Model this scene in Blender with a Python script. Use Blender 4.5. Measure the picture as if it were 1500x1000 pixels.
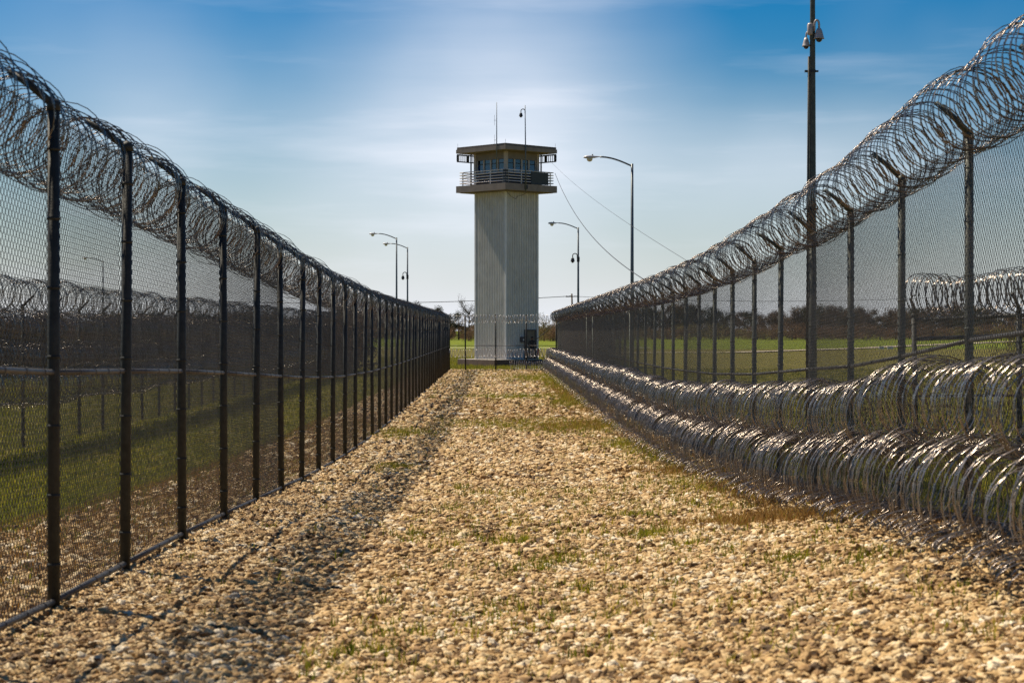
import bpy, bmesh, math, random
import numpy as np
from mathutils import Vector, Matrix, Quaternion

for o in list(bpy.data.objects):
    bpy.data.objects.remove(o)
S = bpy.context.scene
COL = S.collection
random.seed(7)
RNG = np.random.default_rng(7)
R = math.radians

# ------------------------------------------------------------------ camera, sky, sun, exposure
F = 2853.0 / 1500.0                       # focal length in frame widths
EYE = 2.8                                 # everything is laid out relative to the eye, then lifted by EYE
cd = bpy.data.cameras.new('camera')
cam = bpy.data.objects.new('camera', cd)
COL.objects.link(cam)
cd.sensor_width = 36.0
cd.lens = 36.0 * F
cd.clip_start = 0.1
cd.clip_end = 9000
cam.rotation_mode = 'XYZ'
cam.rotation_euler = (R(90) - math.atan(16 / 2853.0), 0, -math.atan(23 / 2853.0))
cam.location = (0, 0, 0)
cd.dof.use_dof = True
cd.dof.focus_distance = 60.0
cd.dof.aperture_fstop = 4.6
S.camera = cam

SUNV = Vector((-0.54, 0.46, 1.0)).normalized()
sd = bpy.data.lights.new('sun', 'SUN')
sd.energy = 5.0
sd.angle = R(0.5)
sd.color = (1.0, 0.88, 0.71)
sun = bpy.data.objects.new('sun', sd)
COL.objects.link(sun)
sun.rotation_mode = 'QUATERNION'
sun.rotation_quaternion = SUNV.to_track_quat('Z', 'Y')
sun.location = (-60, 60, 120)

world = bpy.data.worlds.new('World')
S.world = world
world.use_nodes = True
nt = world.node_tree
nt.nodes.clear()
N = nt.nodes.new
L = nt.links.new
out = N('ShaderNodeOutputWorld')
bg = N('ShaderNodeBackground')
bg.inputs['Strength'].default_value = 0.050
sky = N('ShaderNodeTexSky')
sky.sky_type = 'NISHITA'
sky.sun_disc = False
sky.sun_elevation = math.asin(SUNV.z)
sky.sun_rotation = math.atan2(SUNV.x, SUNV.y)
sky.air_density = 1.0
sky.dust_density = 0.6
sky.ozone_density = 2.6
hs = N('ShaderNodeHueSaturation')
hs.inputs['Saturation'].default_value = 1.85
hs.inputs['Value'].default_value = 0.90
L(sky.outputs[0], hs.inputs['Color'])
tc = N('ShaderNodeTexCoord')
sep = N('ShaderNodeSeparateXYZ')
L(tc.outputs['Generated'], sep.inputs[0])


def wmath(op, a, b=None, clamp=False):
    n = N('ShaderNodeMath')
    n.operation = op
    n.use_clamp = clamp
    for i, v in enumerate((a, b)):
        if v is None:
            continue
        if isinstance(v, (int, float)):
            n.inputs[i].default_value = v
        else:
            L(v, n.inputs[i])
    return n.outputs[0]


# thin high cloud streaks stretched sideways; painted bright blobs mimic pale gaps between lens-blurred wires
mp = N('ShaderNodeMapping')
mp.inputs['Scale'].default_value = (3.0, 3.0, 26.0)
mp.inputs['Location'].default_value = (0.4, 1.3, 2.2)
L(tc.outputs['Generated'], mp.inputs[0])
nz = N('ShaderNodeTexNoise')
nz.inputs['Scale'].default_value = 1.6
nz.inputs['Detail'].default_value = 5
nz.inputs['Roughness'].default_value = 0.55
L(mp.outputs[0], nz.inputs['Vector'])
nz2 = N('ShaderNodeTexNoise')
nz2.inputs['Scale'].default_value = 7.0
nz2.inputs['Detail'].default_value = 3
L(tc.outputs['Generated'], nz2.inputs['Vector'])


def blob(cx, cz, sx, sz, amp):
    a = wmath('DIVIDE', wmath('SUBTRACT', sep.outputs[0], cx), sx)
    b = wmath('DIVIDE', wmath('SUBTRACT', sep.outputs[2], cz), sz)
    d = wmath('ADD', wmath('MULTIPLY', a, a), wmath('MULTIPLY', b, b))
    e = wmath('POWER', 2.718, wmath('MULTIPLY', d, -1.0))
    return wmath('MULTIPLY', e, amp)


v = blob(-0.005, 0.095, 0.078, 0.062, 0.66)  # painted brightness, standing in for light between out-of-focus wires at the lens
v = wmath('ADD', v, blob(-0.01, 0.15, 0.05, 0.03, 0.10))
v = wmath('ADD', v, blob(-0.175, 0.11, 0.045, 0.05, 0.22))
v = wmath('ADD', v, blob(0.15, 0.085, 0.06, 0.028, 0.34))
v = wmath('MULTIPLY', v, wmath('GREATER_THAN', sep.outputs[1], 0.0))
v = wmath('MULTIPLY', v, wmath('ADD', 0.35, wmath('MULTIPLY', wmath('ADD', nz.outputs[0], nz2.outputs[0]), 0.66)))
lo = wmath('MULTIPLY', wmath('POWER', 2.718, wmath('MULTIPLY', wmath('ABSOLUTE', sep.outputs[2]), -23.0)), 0.88)
v = wmath('ADD', v, lo)
st = wmath('MULTIPLY', wmath('SUBTRACT', nz.outputs[0], 0.53, True), 0.7)
v = wmath('ADD', v, st)
v = wmath('ADD', v, wmath('MULTIPLY', wmath('SUBTRACT', nz2.outputs[0], 0.5), 0.30), True)
mx = N('ShaderNodeMixRGB')
L(v, mx.inputs[0])
tint = N('ShaderNodeMixRGB')
tint.blend_type = 'MULTIPLY'
tint.inputs[0].default_value = 1.0
tint.inputs[2].default_value = (0.90, 0.975, 1.05, 1)
L(hs.outputs[0], tint.inputs[1])
L(tint.outputs[0], mx.inputs[1])
mx.inputs[2].default_value = (11.8, 12.3, 13.6, 1)
L(mx.outputs[0], bg.inputs['Color'])
L(bg.outputs[0], out.inputs[0])

S.view_settings.view_transform = 'Standard'
S.view_settings.look = 'None'
S.view_settings.exposure = 0.65
S.view_settings.gamma = 1.0
S.view_settings.use_curve_mapping = False
S.render.engine = 'CYCLES'
S.cycles.max_bounces = 5
S.cycles.diffuse_bounces = 2
S.cycles.glossy_bounces = 3
S.cycles.transparent_max_bounces = 12
S.cycles.caustics_reflective = False
S.cycles.blur_glossy = 1.0
S.cycles.sample_clamp_indirect = 2.0
S.cycles.use_denoising = True
S.cycles.denoiser = 'OPENIMAGEDENOISE'
S.cycles.denoising_input_passes = 'RGB_ALBEDO_NORMAL'
S.cycles.denoising_prefilter = 'NONE'
S.cycles.use_adaptive_sampling = False


# ------------------------------------------------------------------ materials
def mat(name, rgb, rough=0.7, metal=0.0, vary=0.0, scale=8.0, bump=0.0, bscale=40.0, spec=0.3, attr=None, dark=None):
    m = bpy.data.materials.new(name)
    m.use_nodes = True
    t = m.node_tree
    b = t.nodes['Principled BSDF']
    b.inputs['Roughness'].default_value = rough
    b.inputs['Metallic'].default_value = metal
    b.inputs['Specular IOR Level'].default_value = spec
    b.inputs['Base Color'].default_value = (*rgb, 1)
    if vary or dark:
        g = t.nodes.new('ShaderNodeNewGeometry')
        n = t.nodes.new('ShaderNodeTexNoise')
        n.inputs['Scale'].default_value = scale
        n.inputs['Detail'].default_value = 6
        n.inputs['Roughness'].default_value = 0.65
        t.links.new(g.outputs['Position'], n.inputs['Vector'])
        r = t.nodes.new('ShaderNodeValToRGB')
        d = dark or tuple(c * (1 - vary) for c in rgb)
        r.color_ramp.elements[0].position = 0.33
        r.color_ramp.elements[0].color = (*d, 1)
        r.color_ramp.elements[1].position = 0.66
        r.color_ramp.elements[1].color = (*[min(1, c * (1 + vary * 0.5)) for c in rgb], 1)
        t.links.new(n.outputs[0], r.inputs[0])
        t.links.new(r.outputs[0], b.inputs['Base Color'])
    if bump:
        g2 = t.nodes.new('ShaderNodeNewGeometry')
        n2 = t.nodes.new('ShaderNodeTexNoise')
        n2.inputs['Scale'].default_value = bscale
        n2.inputs['Detail'].default_value = 4
        t.links.new(g2.outputs['Position'], n2.inputs['Vector'])
        bp = t.nodes.new('ShaderNodeBump')
        bp.inputs['Strength'].default_value = bump
        bp.inputs['Distance'].default_value = 0.02
        t.links.new(n2.outputs[0], bp.inputs['Height'])
        t.links.new(bp.outputs[0], b.inputs['Normal'])
    return m


M = {
    'post': mat('weathered_steel', (0.038, 0.040, 0.036), 0.6, 0.2, 0.35, 14, 0.15, 60),
    'post_r': mat('galvanised_post', (0.085, 0.094, 0.078), 0.55, 0.25, 0.35, 14, 0.15, 60),
    'rail': mat('galvanised_rail', (0.10, 0.095, 0.09), 0.5, 0.3, 0.3, 20),
    'wire': mat('galvanised_wire', (0.10, 0.092, 0.082), 0.5, 0.4, 0.3, 3),
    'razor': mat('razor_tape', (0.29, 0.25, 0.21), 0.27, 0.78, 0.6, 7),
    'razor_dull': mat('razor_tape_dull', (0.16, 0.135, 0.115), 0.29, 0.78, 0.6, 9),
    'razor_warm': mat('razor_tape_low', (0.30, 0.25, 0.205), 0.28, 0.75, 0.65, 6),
    'lamp_pole': mat('painted_steel_pole', (0.12, 0.14, 0.15), 0.45, 0.3, 0.2, 3),
    'lamp_head': mat('lamp_housing', (0.38, 0.38, 0.39), 0.45, 0.2, 0.15, 5),
    'lamp_glass': mat('lamp_lens', (0.55, 0.53, 0.42), 0.2, 0.0, 0.1, 5, spec=0.6),
    'siding': mat('painted_metal_siding', (0.66, 0.645, 0.60), 0.5, 0.0, 0.12, 1.2, 0.05, 8),
    'trim': mat('corner_trim', (0.66, 0.66, 0.64), 0.45, 0.0, 0.1, 2),
    'fascia': mat('brown_fascia', (0.235, 0.195, 0.165), 0.7, 0.0, 0.18, 2),
    'fascia_dark': mat('grey_brown_roof_edge', (0.14, 0.115, 0.10), 0.7, 0.0, 0.2, 2),
    'header': mat('beige_header', (0.21, 0.18, 0.145), 0.75, 0.0, 0.15, 2),
    'mullion': mat('pale_window_mullion', (0.46, 0.40, 0.34), 0.6, 0.0, 0.1, 3),
    'darkwall': mat('dark_sill_wall', (0.06, 0.055, 0.06), 0.6, 0.0, 0.2, 3),
    'railing': mat('balcony_rail_steel', (0.68, 0.64, 0.62), 0.4, 0.3, 0.2, 4),
    'screen': mat('dark_screen', (0.05, 0.06, 0.065), 0.6, 0.2, 0.2, 6),
    'black': mat('black_steel', (0.03, 0.033, 0.036), 0.5, 0.2, 0.2, 4),
    'door': mat('tan_door', (0.17, 0.14, 0.10), 0.65, 0.0, 0.2, 3),
    'concrete': mat('concrete_slab', (0.42, 0.38, 0.33), 0.9, 0.0, 0.25, 2, 0.2, 20),
    'slab_side': mat('dark_slab_edge', (0.10, 0.07, 0.055), 0.9, 0.0, 0.3, 2, 0.2, 20),
    'red': mat('red_metal', (0.35, 0.03, 0.02), 0.5, 0.0, 0.2, 5),
    'white': mat('white_barrier', (0.75, 0.73, 0.70), 0.7, 0.0, 0.1, 3),
    'wood': mat('utility_pole_wood', (0.12, 0.085, 0.06), 0.9, 0.0, 0.3, 6),
    'cable': mat('cable', (0.03, 0.03, 0.035), 0.6),
    'dome': mat('camera_housing', (0.40, 0.36, 0.34), 0.45, 0.1, 0.15, 10),
    'domeglass': mat('smoked_dome', (0.01, 0.01, 0.012), 0.08, 0.0, spec=0.6),
    'bark': mat('bark', (0.10, 0.075, 0.055), 0.95, 0.0, 0.4, 5),
    'cloth': mat('black_uniform', (0.018, 0.018, 0.024), 0.9, 0.0, 0.2, 20),
    'skin': mat('skin', (0.22, 0.12, 0.08), 0.6),
    'belt': mat('belt_leather', (0.012, 0.01, 0.01), 0.5),
    'pale': mat('pale_metal', (0.75, 0.76, 0.78), 0.4, 0.2),
    'wpath': mat('pale_track', (0.50, 0.42, 0.31), 0.95, 0.0, 0.15, 0.5),
}
# window glass
g = bpy.data.materials.new('window_glass')
g.use_nodes = True
t = g.node_tree
t.nodes.clear()
o_ = t.nodes.new('ShaderNodeOutputMaterial')
ms = t.nodes.new('ShaderNodeMixShader')
ms.inputs[0].default_value = 0.12
tr = t.nodes.new('ShaderNodeBsdfTransparent')
tr.inputs[0].default_value = (0.16, 0.27, 0.38, 1)
gl = t.nodes.new('ShaderNodeBsdfGlossy')
gl.inputs['Roughness'].default_value = 0.03
gl.inputs['Color'].default_value = (0.6, 0.75, 0.85, 1)
t.links.new(tr.outputs[0], ms.inputs[1])
t.links.new(gl.outputs[0], ms.inputs[2])
t.links.new(ms.outputs[0], o_.inputs[0])
M['glass'] = g


def ramp_mat(name, stops, kind='GEOMETRY', rough=0.9, transl=0.0, attr='rnd', noise=0.0, bump=0.0):
    """colour picked by a per-instance or per-vertex random number"""
    m = bpy.data.materials.new(name)
    m.use_nodes = True
    t = m.node_tree
    b = t.nodes['Principled BSDF']
    b.inputs['Roughness'].default_value = rough
    b.inputs['Specular IOR Level'].default_value = 0.25
    a = t.nodes.new('ShaderNodeAttribute')
    a.attribute_type = kind
    a.attribute_name = attr
    r = t.nodes.new('ShaderNodeValToRGB')
    while len(r.color_ramp.elements) < len(stops):
        r.color_ramp.elements.new(0.5)
    for e, (p, c) in zip(r.color_ramp.elements, stops):
        e.position = p
        e.color = (*c, 1)
    t.links.new(a.outputs['Fac'], r.inputs[0])
    src = r.outputs[0]
    gg = t.nodes.new('ShaderNodeNewGeometry')
    if noise:
        n = t.nodes.new('ShaderNodeTexNoise')
        n.inputs['Scale'].default_value = 55
        n.inputs['Detail'].default_value = 3
        t.links.new(gg.outputs['Position'], n.inputs['Vector'])
        mr = t.nodes.new('ShaderNodeMapRange')
        mr.inputs[1].default_value = 0.3
        mr.inputs[2].default_value = 0.7
        mr.inputs[3].default_value = 1 - noise
        mr.inputs[4].default_value = 1 + noise * 0.4
        t.links.new(n.outputs[0], mr.inputs[0])
        mu = t.nodes.new('ShaderNodeMixRGB')
        mu.blend_type = 'MULTIPLY'
        mu.inputs[0].default_value = 1
        t.links.new(src, mu.inputs[1])
        t.links.new(mr.outputs[0], mu.inputs[2])
        src = mu.outputs[0]
        if bump:
            bp = t.nodes.new('ShaderNodeBump')
            bp.inputs['Strength'].default_value = bump
            bp.inputs['Distance'].default_value = 0.01
            t.links.new(n.outputs[0], bp.inputs['Height'])
            t.links.new(bp.outputs[0], b.inputs['Normal'])
    t.links.new(src, b.inputs['Base Color'])
    if transl:
        tl = t.nodes.new('ShaderNodeBsdfTranslucent')
        t.links.new(src, tl.inputs[0])
        mx_ = t.nodes.new('ShaderNodeMixShader')
        mx_.inputs[0].default_value = transl
        t.links.new(b.outputs[0], mx_.inputs[1])
        t.links.new(tl.outputs[0], mx_.inputs[2])
        t.links.new(mx_.outputs[0], t.nodes['Material Output'].inputs[0])
    return m


M['stone'] = ramp_mat('gravel_stone', [(0.0, (0.10, 0.06, 0.028)), (0.25, (0.31, 0.18, 0.068)), (0.55, (0.52, 0.34, 0.142)),
                                       (0.85, (0.65, 0.49, 0.265)), (1.0, (0.74, 0.63, 0.45))], 'INSTANCER', 0.75, noise=0.35, bump=0.5)
M['grass_g'] = ramp_mat('green_blades', [(0.0, (0.07, 0.09, 0.008)), (0.5, (0.20, 0.21, 0.015)), (1.0, (0.42, 0.34, 0.04))], transl=0.35)
M['grass_d'] = ramp_mat('dry_blades', [(0.0, (0.12, 0.06, 0.018)), (0.5, (0.26, 0.14, 0.035)), (1.0, (0.42, 0.27, 0.08))], transl=0.3)
M['leaf_dark'] = ramp_mat('oak_leaves', [(0.0, (0.018, 0.022, 0.012)), (0.6, (0.045, 0.05, 0.024)), (1.0, (0.09, 0.085, 0.035))], transl=0.2)
M['leaf_brown'] = ramp_mat('bare_twigs', [(0.0, (0.075, 0.048, 0.032)), (0.6, (0.15, 0.095, 0.06)), (1.0, (0.25, 0.165, 0.09))], transl=0.1)
M['leaf_yellow'] = ramp_mat('budding_leaves', [(0.0, (0.10, 0.085, 0.025)), (0.6, (0.20, 0.165, 0.05)), (1.0, (0.30, 0.24, 0.09))], transl=0.25)
M['leaf_rust'] = ramp_mat('rust_leaves', [(0.0, (0.10, 0.055, 0.03)), (0.6, (0.18, 0.10, 0.055)), (1.0, (0.26, 0.15, 0.08))], transl=0.2)


# ------------------------------------------------------------------ helpers
def tag(o, label=None, cat=None, group=None, kind=None):
    if label:
        o['label'] = label
    if cat:
        o['category'] = cat
    if group:
        o['group'] = group
    if kind:
        o['kind'] = kind
    return o


def empty(name, loc=(0, 0, 0), label=None, cat=None, group=None, parent=None):
    o = bpy.data.objects.new(name, None)
    COL.objects.link(o)
    o.location = loc
    o.empty_display_size = 0.2
    if parent:
        o.parent = parent
    return tag(o, label, cat, group)


def link_mesh(name, me, parent=None, m=None, loc=None):
    o = bpy.data.objects.new(name, me)
    COL.objects.link(o)
    if m is not None and not me.materials:
        me.materials.append(m)
    if parent:
        o.parent = parent
    if loc is not None:
        o.location = loc
    return o


class MB:
    """collects verts and faces, in the coordinates of whatever it is parented to"""

    def __init__(s):
        s.v = []
        s.f = []

    def box(s, c, d, rz=0.0):
        cx, cy, cz = c
        hx, hy, hz = d[0] / 2, d[1] / 2, d[2] / 2
        ca, sa = math.cos(rz), math.sin(rz)
        b = len(s.v)
        for z in (-hz, hz):
            for x, y in ((-hx, -hy), (hx, -hy), (hx, hy), (-hx, hy)):
                s.v.append((cx + x * ca - y * sa, cy + x * sa + y * ca, cz + z))
        s.f += [(b, b + 3, b + 2, b + 1), (b + 4, b + 5, b + 6, b + 7)]
        for i in range(4):
            j = (i + 1) % 4
            s.f.append((b + i, b + j, b + 4 + j, b + 4 + i))
        return s

    def tube(s, pts, r, n=8, cap=True):
        pts = [Vector(p) for p in pts]
        rs = r if isinstance(r, (list, tuple)) else [r] * len(pts)
        b = len(s.v)
        up = None
        for i, p in enumerate(pts):
            a = pts[max(i - 1, 0)]
            c = pts[min(i + 1, len(pts) - 1)]
            d = (c - a).normalized()
            if up is None:
                up = Vector((0, 0, 1)) if abs(d.z) < 0.9 else Vector((1, 0, 0))
            u = (up - d * up.dot(d)).normalized()
            w = d.cross(u)
            up = u
            for k in range(n):
                q = 2 * math.pi * k / n
                s.v.append(tuple(p + (u * math.cos(q) + w * math.sin(q)) * rs[i]))
        for i in range(len(pts) - 1):
            for k in range(n):
                k2 = (k + 1) % n
                s.f.append((b + i * n + k, b + i * n + k2, b + (i + 1) * n + k2, b + (i + 1) * n + k))
        if cap:
            s.f.append(tuple(b + k for k in range(n))[::-1])
            e = b + (len(pts) - 1) * n
            s.f.append(tuple(e + k for k in range(n)))
        return s

    def lathe(s, c, prof, n=16, cap=True):
        pts = [(c[0], c[1], c[2] + z) for r_, z in prof]
        return s.tube(pts, [max(r_, 1e-4) for r_, z in prof], n, cap)

    def mesh(s, name, smooth=False):
        me = bpy.data.meshes.new(name)
        me.from_pydata(s.v, [], s.f)
        if smooth:
            me.polygons.foreach_set('use_smooth', [True] * len(me.polygons))
        me.update()
        return me

    def build(s, name, m, parent=None, smooth=False, loc=None):
        return link_mesh(name, s.mesh(name, smooth), parent, m, loc)


def raw_mesh(name, verts, tris, rnd=None, smooth=False):
    me = bpy.data.meshes.new(name)
    verts = np.asarray(verts, dtype=np.float32)
    tris = np.asarray(tris, dtype=np.int32)
    k = tris.shape[1]
    me.vertices.add(len(verts))
    me.vertices.foreach_set('co', verts.ravel())
    me.loops.add(tris.size)
    me.loops.foreach_set('vertex_index', tris.ravel())
    me.polygons.add(len(tris))
    me.polygons.foreach_set('loop_start', np.arange(0, tris.size, k, dtype=np.int32))
    if smooth:
        me.polygons.foreach_set('use_smooth', np.ones(len(tris), dtype=bool))
    if rnd is not None:
        a = me.attributes.new('rnd', 'FLOAT', 'POINT')
        a.data.foreach_set('value', np.asarray(rnd, dtype=np.float32))
    me.update(calc_edges=True)
    return me


# ------------------------------------------------------------------ ground
YK = [-300, 0, 10, 14, 18, 21, 24, 28, 33, 40, 50, 66, 90, 135, 200, 300, 400, 500, 800, 4500]
GL = [1.65, 1.65, 1.92, 2.05, 2.12, 2.19, 2.28, 2.40, 2.55, 2.70, 2.80, 2.84, 2.83, 2.80, 2.80, 2.80, 2.15, 1.45, 1.2, 1.2]
GR = [1.35, 1.35, 1.60, 1.68, 1.83, 2.02, 2.19, 2.31, 2.49, 2.64, 2.73, 2.76, 2.78, 2.80, 2.80, 2.80, 2.15, 1.45, 1.2, 1.2]


def ground_z(x, y):
    x = np.asarray(x, dtype=float)
    y = np.asarray(y, dtype=float)
    a = np.interp(y, YK, GL)
    b = np.interp(y, YK, GR)
    s = np.clip(x / 4.4, 0, 1)
    s = s * s * (3 - 2 * s)
    return -(a * (1 - s) + b * s)


def gz(x, y):
    return float(ground_z(x, y))


def wav(x, y):
    return (0.018 * np.sin(x * 1.7 + 0.6 * np.sin(y * 0.31)) * np.sin(y * 0.53 + 1.1) + 0.012 * np.sin(x * 3.9 + y * 1.3)
            + 0.010 * np.sin(y * 2.1 - x * 0.8))


def sheet(name, xs, ys, dz, m, undul=False):
    X, Y = np.meshgrid(xs, ys)
    Z = ground_z(X, Y) + dz
    if undul:
        Z = Z + wav(X, Y)
    v = np.stack([X, Y, Z], -1).reshape(-1, 3)
    nx = len(xs)
    i = np.arange(len(ys) - 1)[:, None] * nx + np.arange(nx - 1)[None, :]
    f = np.stack([i, i + 1, i + nx + 1, i + nx], -1).reshape(-1, 4)
    o = link_mesh(name, raw_mesh(name, v, f, smooth=True), None, m)
    tag(o, kind='structure')
    return o


def field_material():
    m = bpy.data.materials.new('field_grass')
    m.use_nodes = True
    t = m.node_tree
    b = t.nodes['Principled BSDF']
    b.inputs['Roughness'].default_value = 0.95
    b.inputs['Specular IOR Level'].default_value = 0.1
    gg = t.nodes.new('ShaderNodeNewGeometry')
    sp = t.nodes.new('ShaderNodeSeparateXYZ')
    t.links.new(gg.outputs['Position'], sp.inputs[0])

    def noise(sc, det=6, vec=None):
        n = t.nodes.new('ShaderNodeTexNoise')
        n.inputs['Scale'].default_value = sc
        n.inputs['Detail'].default_value = det
        n.inputs['Roughness'].default_value = 0.7
        t.links.new(gg.outputs['Position'], n.inputs['Vector'])
        return n.outputs[0]

    def ramp(src, stops):
        r = t.nodes.new('ShaderNodeValToRGB')
        while len(r.color_ramp.elements) < len(stops):
            r.color_ramp.elements.new(0.5)
        for e, (p, c) in zip(r.color_ramp.elements, stops):
            e.position = p
            e.color = (*c, 1)
        t.links.new(src, r.inputs[0])
        return r.outputs[0]

    near = ramp(noise(0.9), [(0.30, (0.07, 0.08, 0.012)), (0.5, (0.15, 0.135, 0.025)), (0.72, (0.26, 0.19, 0.06))])
    far = ramp(noise(0.35), [(0.30, (0.08, 0.125, 0.008)), (0.55, (0.155, 0.185, 0.014)), (0.75, (0.22, 0.22, 0.035))])
    mr = t.nodes.new('ShaderNodeMapRange')
    mr.inputs[1].default_value = 285
    mr.inputs[2].default_value = 300
    t.links.new(sp.outputs[1], mr.inputs[0])
    mx_ = t.nodes.new('ShaderNodeMixRGB')
    t.links.new(mr.outputs[0], mx_.inputs[0])
    t.links.new(near, mx_.inputs[1])
    t.links.new(far, mx_.inputs[2])
    t.links.new(mx_.outputs[0], b.inputs['Base Color'])
    bp = t.nodes.new('ShaderNodeBump')
    bp.inputs['Strength'].default_value = 0.9
    bp.inputs['Distance'].default_value = 0.15
    t.links.new(noise(6.0), bp.inputs['Height'])
    t.links.new(bp.outputs[0], b.inputs['Normal'])
    return m


xs = np.concatenate([np.array([-3000, -1200, -500, -200, -100]), np.arange(-60, 61, 1.1), np.array([100, 200, 500, 1200, 3000])])
ys = np.array(sorted(set(YK) | set(range(5, 140, 2)) | set(range(140, 520, 10)) | {600, 1000, 2000, 3000}))
sheet('grass_field', xs, ys, 0.0, field_material())
M['soil'] = mat('gravel_soil', (0.19, 0.115, 0.055), 0.95, 0.0, 0.4, 5.0, 0.8, 28, spec=0.1)
sheet('gravel_path', np.arange(-5.35, 5.01, 0.15), np.arange(2, 135.6, 0.3), 0.02, M['soil'], undul=True)


# gravel: one instanced scatter per strip, stones made inside the node tree
def stone_tree():
    ng = bpy.data.node_groups.new('stone_scatter', 'GeometryNodeTree')
    ng.interface.new_socket(name='Geometry', in_out='INPUT', socket_type='NodeSocketGeometry')
    ng.interface.new_socket(name='Geometry', in_out='OUTPUT', socket_type='NodeSocketGeometry')
    A = ng.nodes.new
    K = ng.links.new
    gi = A('NodeGroupInput')
    go = A('NodeGroupOutput')
    j = A('GeometryNodeJoinGeometry')
    for k in range(6):
        ic = A('GeometryNodeMeshIcoSphere')
        ic.inputs['Radius'].default_value = 1.0
        ic.inputs['Subdivisions'].default_value = 3
        sp_ = A('GeometryNodeSetPosition')
        nz_ = A('ShaderNodeTexNoise')
        nz_.inputs['Scale'].default_value = 0.95
        nz_.inputs['Detail'].default_value = 2.0
        ps = A('GeometryNodeInputPosition')
        ad = A('ShaderNodeVectorMath')
        ad.operation = 'ADD'
        ad.inputs[1].default_value = (k * 13.1, k * 7.7, k * 3.3)
        K(ps.outputs[0], ad.inputs[0])
        K(ad.outputs[0], nz_.inputs['Vector'])
        sb = A('ShaderNodeVectorMath')
        sb.operation = 'SUBTRACT'
        sb.inputs[1].default_value = (0.5, 0.5, 0.5)
        K(nz_.outputs['Color'], sb.inputs[0])
        sc = A('ShaderNodeVectorMath')
        sc.operation = 'SCALE'
        sc.inputs['Scale'].default_value = 2.0
        K(sb.outputs[0], sc.inputs[0])
        K(ic.outputs['Mesh'], sp_.inputs['Geometry'])
        K(sc.outputs[0], sp_.inputs['Offset'])
        ss = A('GeometryNodeSetShadeSmooth')
        K(sp_.outputs[0], ss.inputs['Geometry'])
        sm = A('GeometryNodeSetMaterial')
        sm.inputs['Material'].default_value = M['stone']
        K(ss.outputs[0], sm.inputs['Geometry'])
        g2i = A('GeometryNodeGeometryToInstance')
        K(sm.outputs[0], g2i.inputs[0])
        K(g2i.outputs[0], j.inputs[0])
    ip = A('GeometryNodeInstanceOnPoints')
    ip.inputs['Pick Instance'].default_value = True
    K(gi.outputs[0], ip.inputs['Points'])
    K(j.outputs[0], ip.inputs['Instance'])
    for nm, ty, so in (('pick', 'INT', 'Instance Index'), ('rot', 'FLOAT_VECTOR', 'Rotation'), ('scl', 'FLOAT_VECTOR', 'Scale')):
        na = A('GeometryNodeInputNamedAttribute')
        na.data_type = ty
        na.inputs['Name'].default_value = nm
        K([q for q in na.outputs if q.enabled][0], ip.inputs[so])
    K(ip.outputs[0], go.inputs[0])
    return ng


STREE = stone_tree()


def stones(name, regions, label):
    P, SC = [], []
    for (x0, x1, y0, y1, dens, size) in regions:
        n = int((x1 - x0) * (y1 - y0) * dens)
        x = RNG.uniform(x0, x1, n)
        y = RNG.uniform(y0, y1, n)
        # heavier and lighter patches, fewer stones where grass comes through
        keep = (np.sin(x * 2.3 + 1.3 * np.sin(y * 0.9)) * np.sin(y * 1.7 + x) + RNG.uniform(-1.4, 1.4, n)) > -1.5
        if x1 > 4.4:
            keep &= x < 4.55 + RNG.normal(0, 0.12, n)
        x, y = x[keep], y[keep]
        n = len(x)
        s = size * np.exp(RNG.normal(0, 0.52, n))
        s = np.clip(s, size * 0.3, size * 2.3)
        z = ground_z(x, y) + wav(x, y) + 0.02 + s * RNG.uniform(-0.1, 0.65, n)
        P.append(np.stack([x, y, z], -1))
        sc = np.stack([s * RNG.uniform(0.8, 1.35, n), s * RNG.uniform(0.8, 1.2, n), s * RNG.uniform(0.5, 0.85, n)], -1)
        SC.append(sc)
    P = np.concatenate(P)
    SC = np.concatenate(SC)
    n = len(P)
    me = bpy.data.meshes.new(name)
    me.vertices.add(n)
    me.vertices.foreach_set('co', P.astype(np.float32).ravel())
    rot = np.stack([RNG.normal(0, 0.35, n), RNG.normal(0, 0.35, n), RNG.uniform(0, 6.28, n)], -1)
    a = me.attributes.new('rot', 'FLOAT_VECTOR', 'POINT')
    a.data.foreach_set('vector', rot.astype(np.float32).ravel())
    a = me.attributes.new('scl', 'FLOAT_VECTOR', 'POINT')
    a.data.foreach_set('vector', SC.astype(np.float32).ravel())
    a = me.attributes.new('pick', 'INT', 'POINT')
    a.data.foreach_set('value', RNG.integers(0, 6, n).astype(np.int32))
    a = me.attributes.new('rnd', 'FLOAT', 'POINT')
    pv = 0.10 * np.sin(P[:, 0] * 1.9 + 2 * np.sin(P[:, 1] * 0.37)) * np.sin(P[:, 1] * 0.83 + P[:, 0]) + 0.06 * np.sin(P[:, 0] * 5.1 + P[:, 1] * 3.3)
    a.data.foreach_set('value', np.clip(RNG.beta(1.35, 1.2, n) + pv, 0, 1).astype(np.float32))
    me.update()
    o = link_mesh(name, me)
    md = o.modifiers.new('scatter', 'NODES')
    md.node_group = STREE
    tag(o, label, kind='stuff')
    return n


nst = stones('gravel', [(-3.35, 4.9, 7.0, 18, 1250, 0.0155), (-3.35, 4.9, 18, 32, 800, 0.0185), (-3.35, 4.8, 32, 60, 330, 0.027),
                        (-3.35, 4.7, 60, 135.3, 90, 0.042), (-5.25, -3.35, 9, 40, 300, 0.023), (-5.25, -3.35, 40, 90, 110, 0.04)],
             'golden crushed stone gravel covering the strip between the fences')


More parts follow.
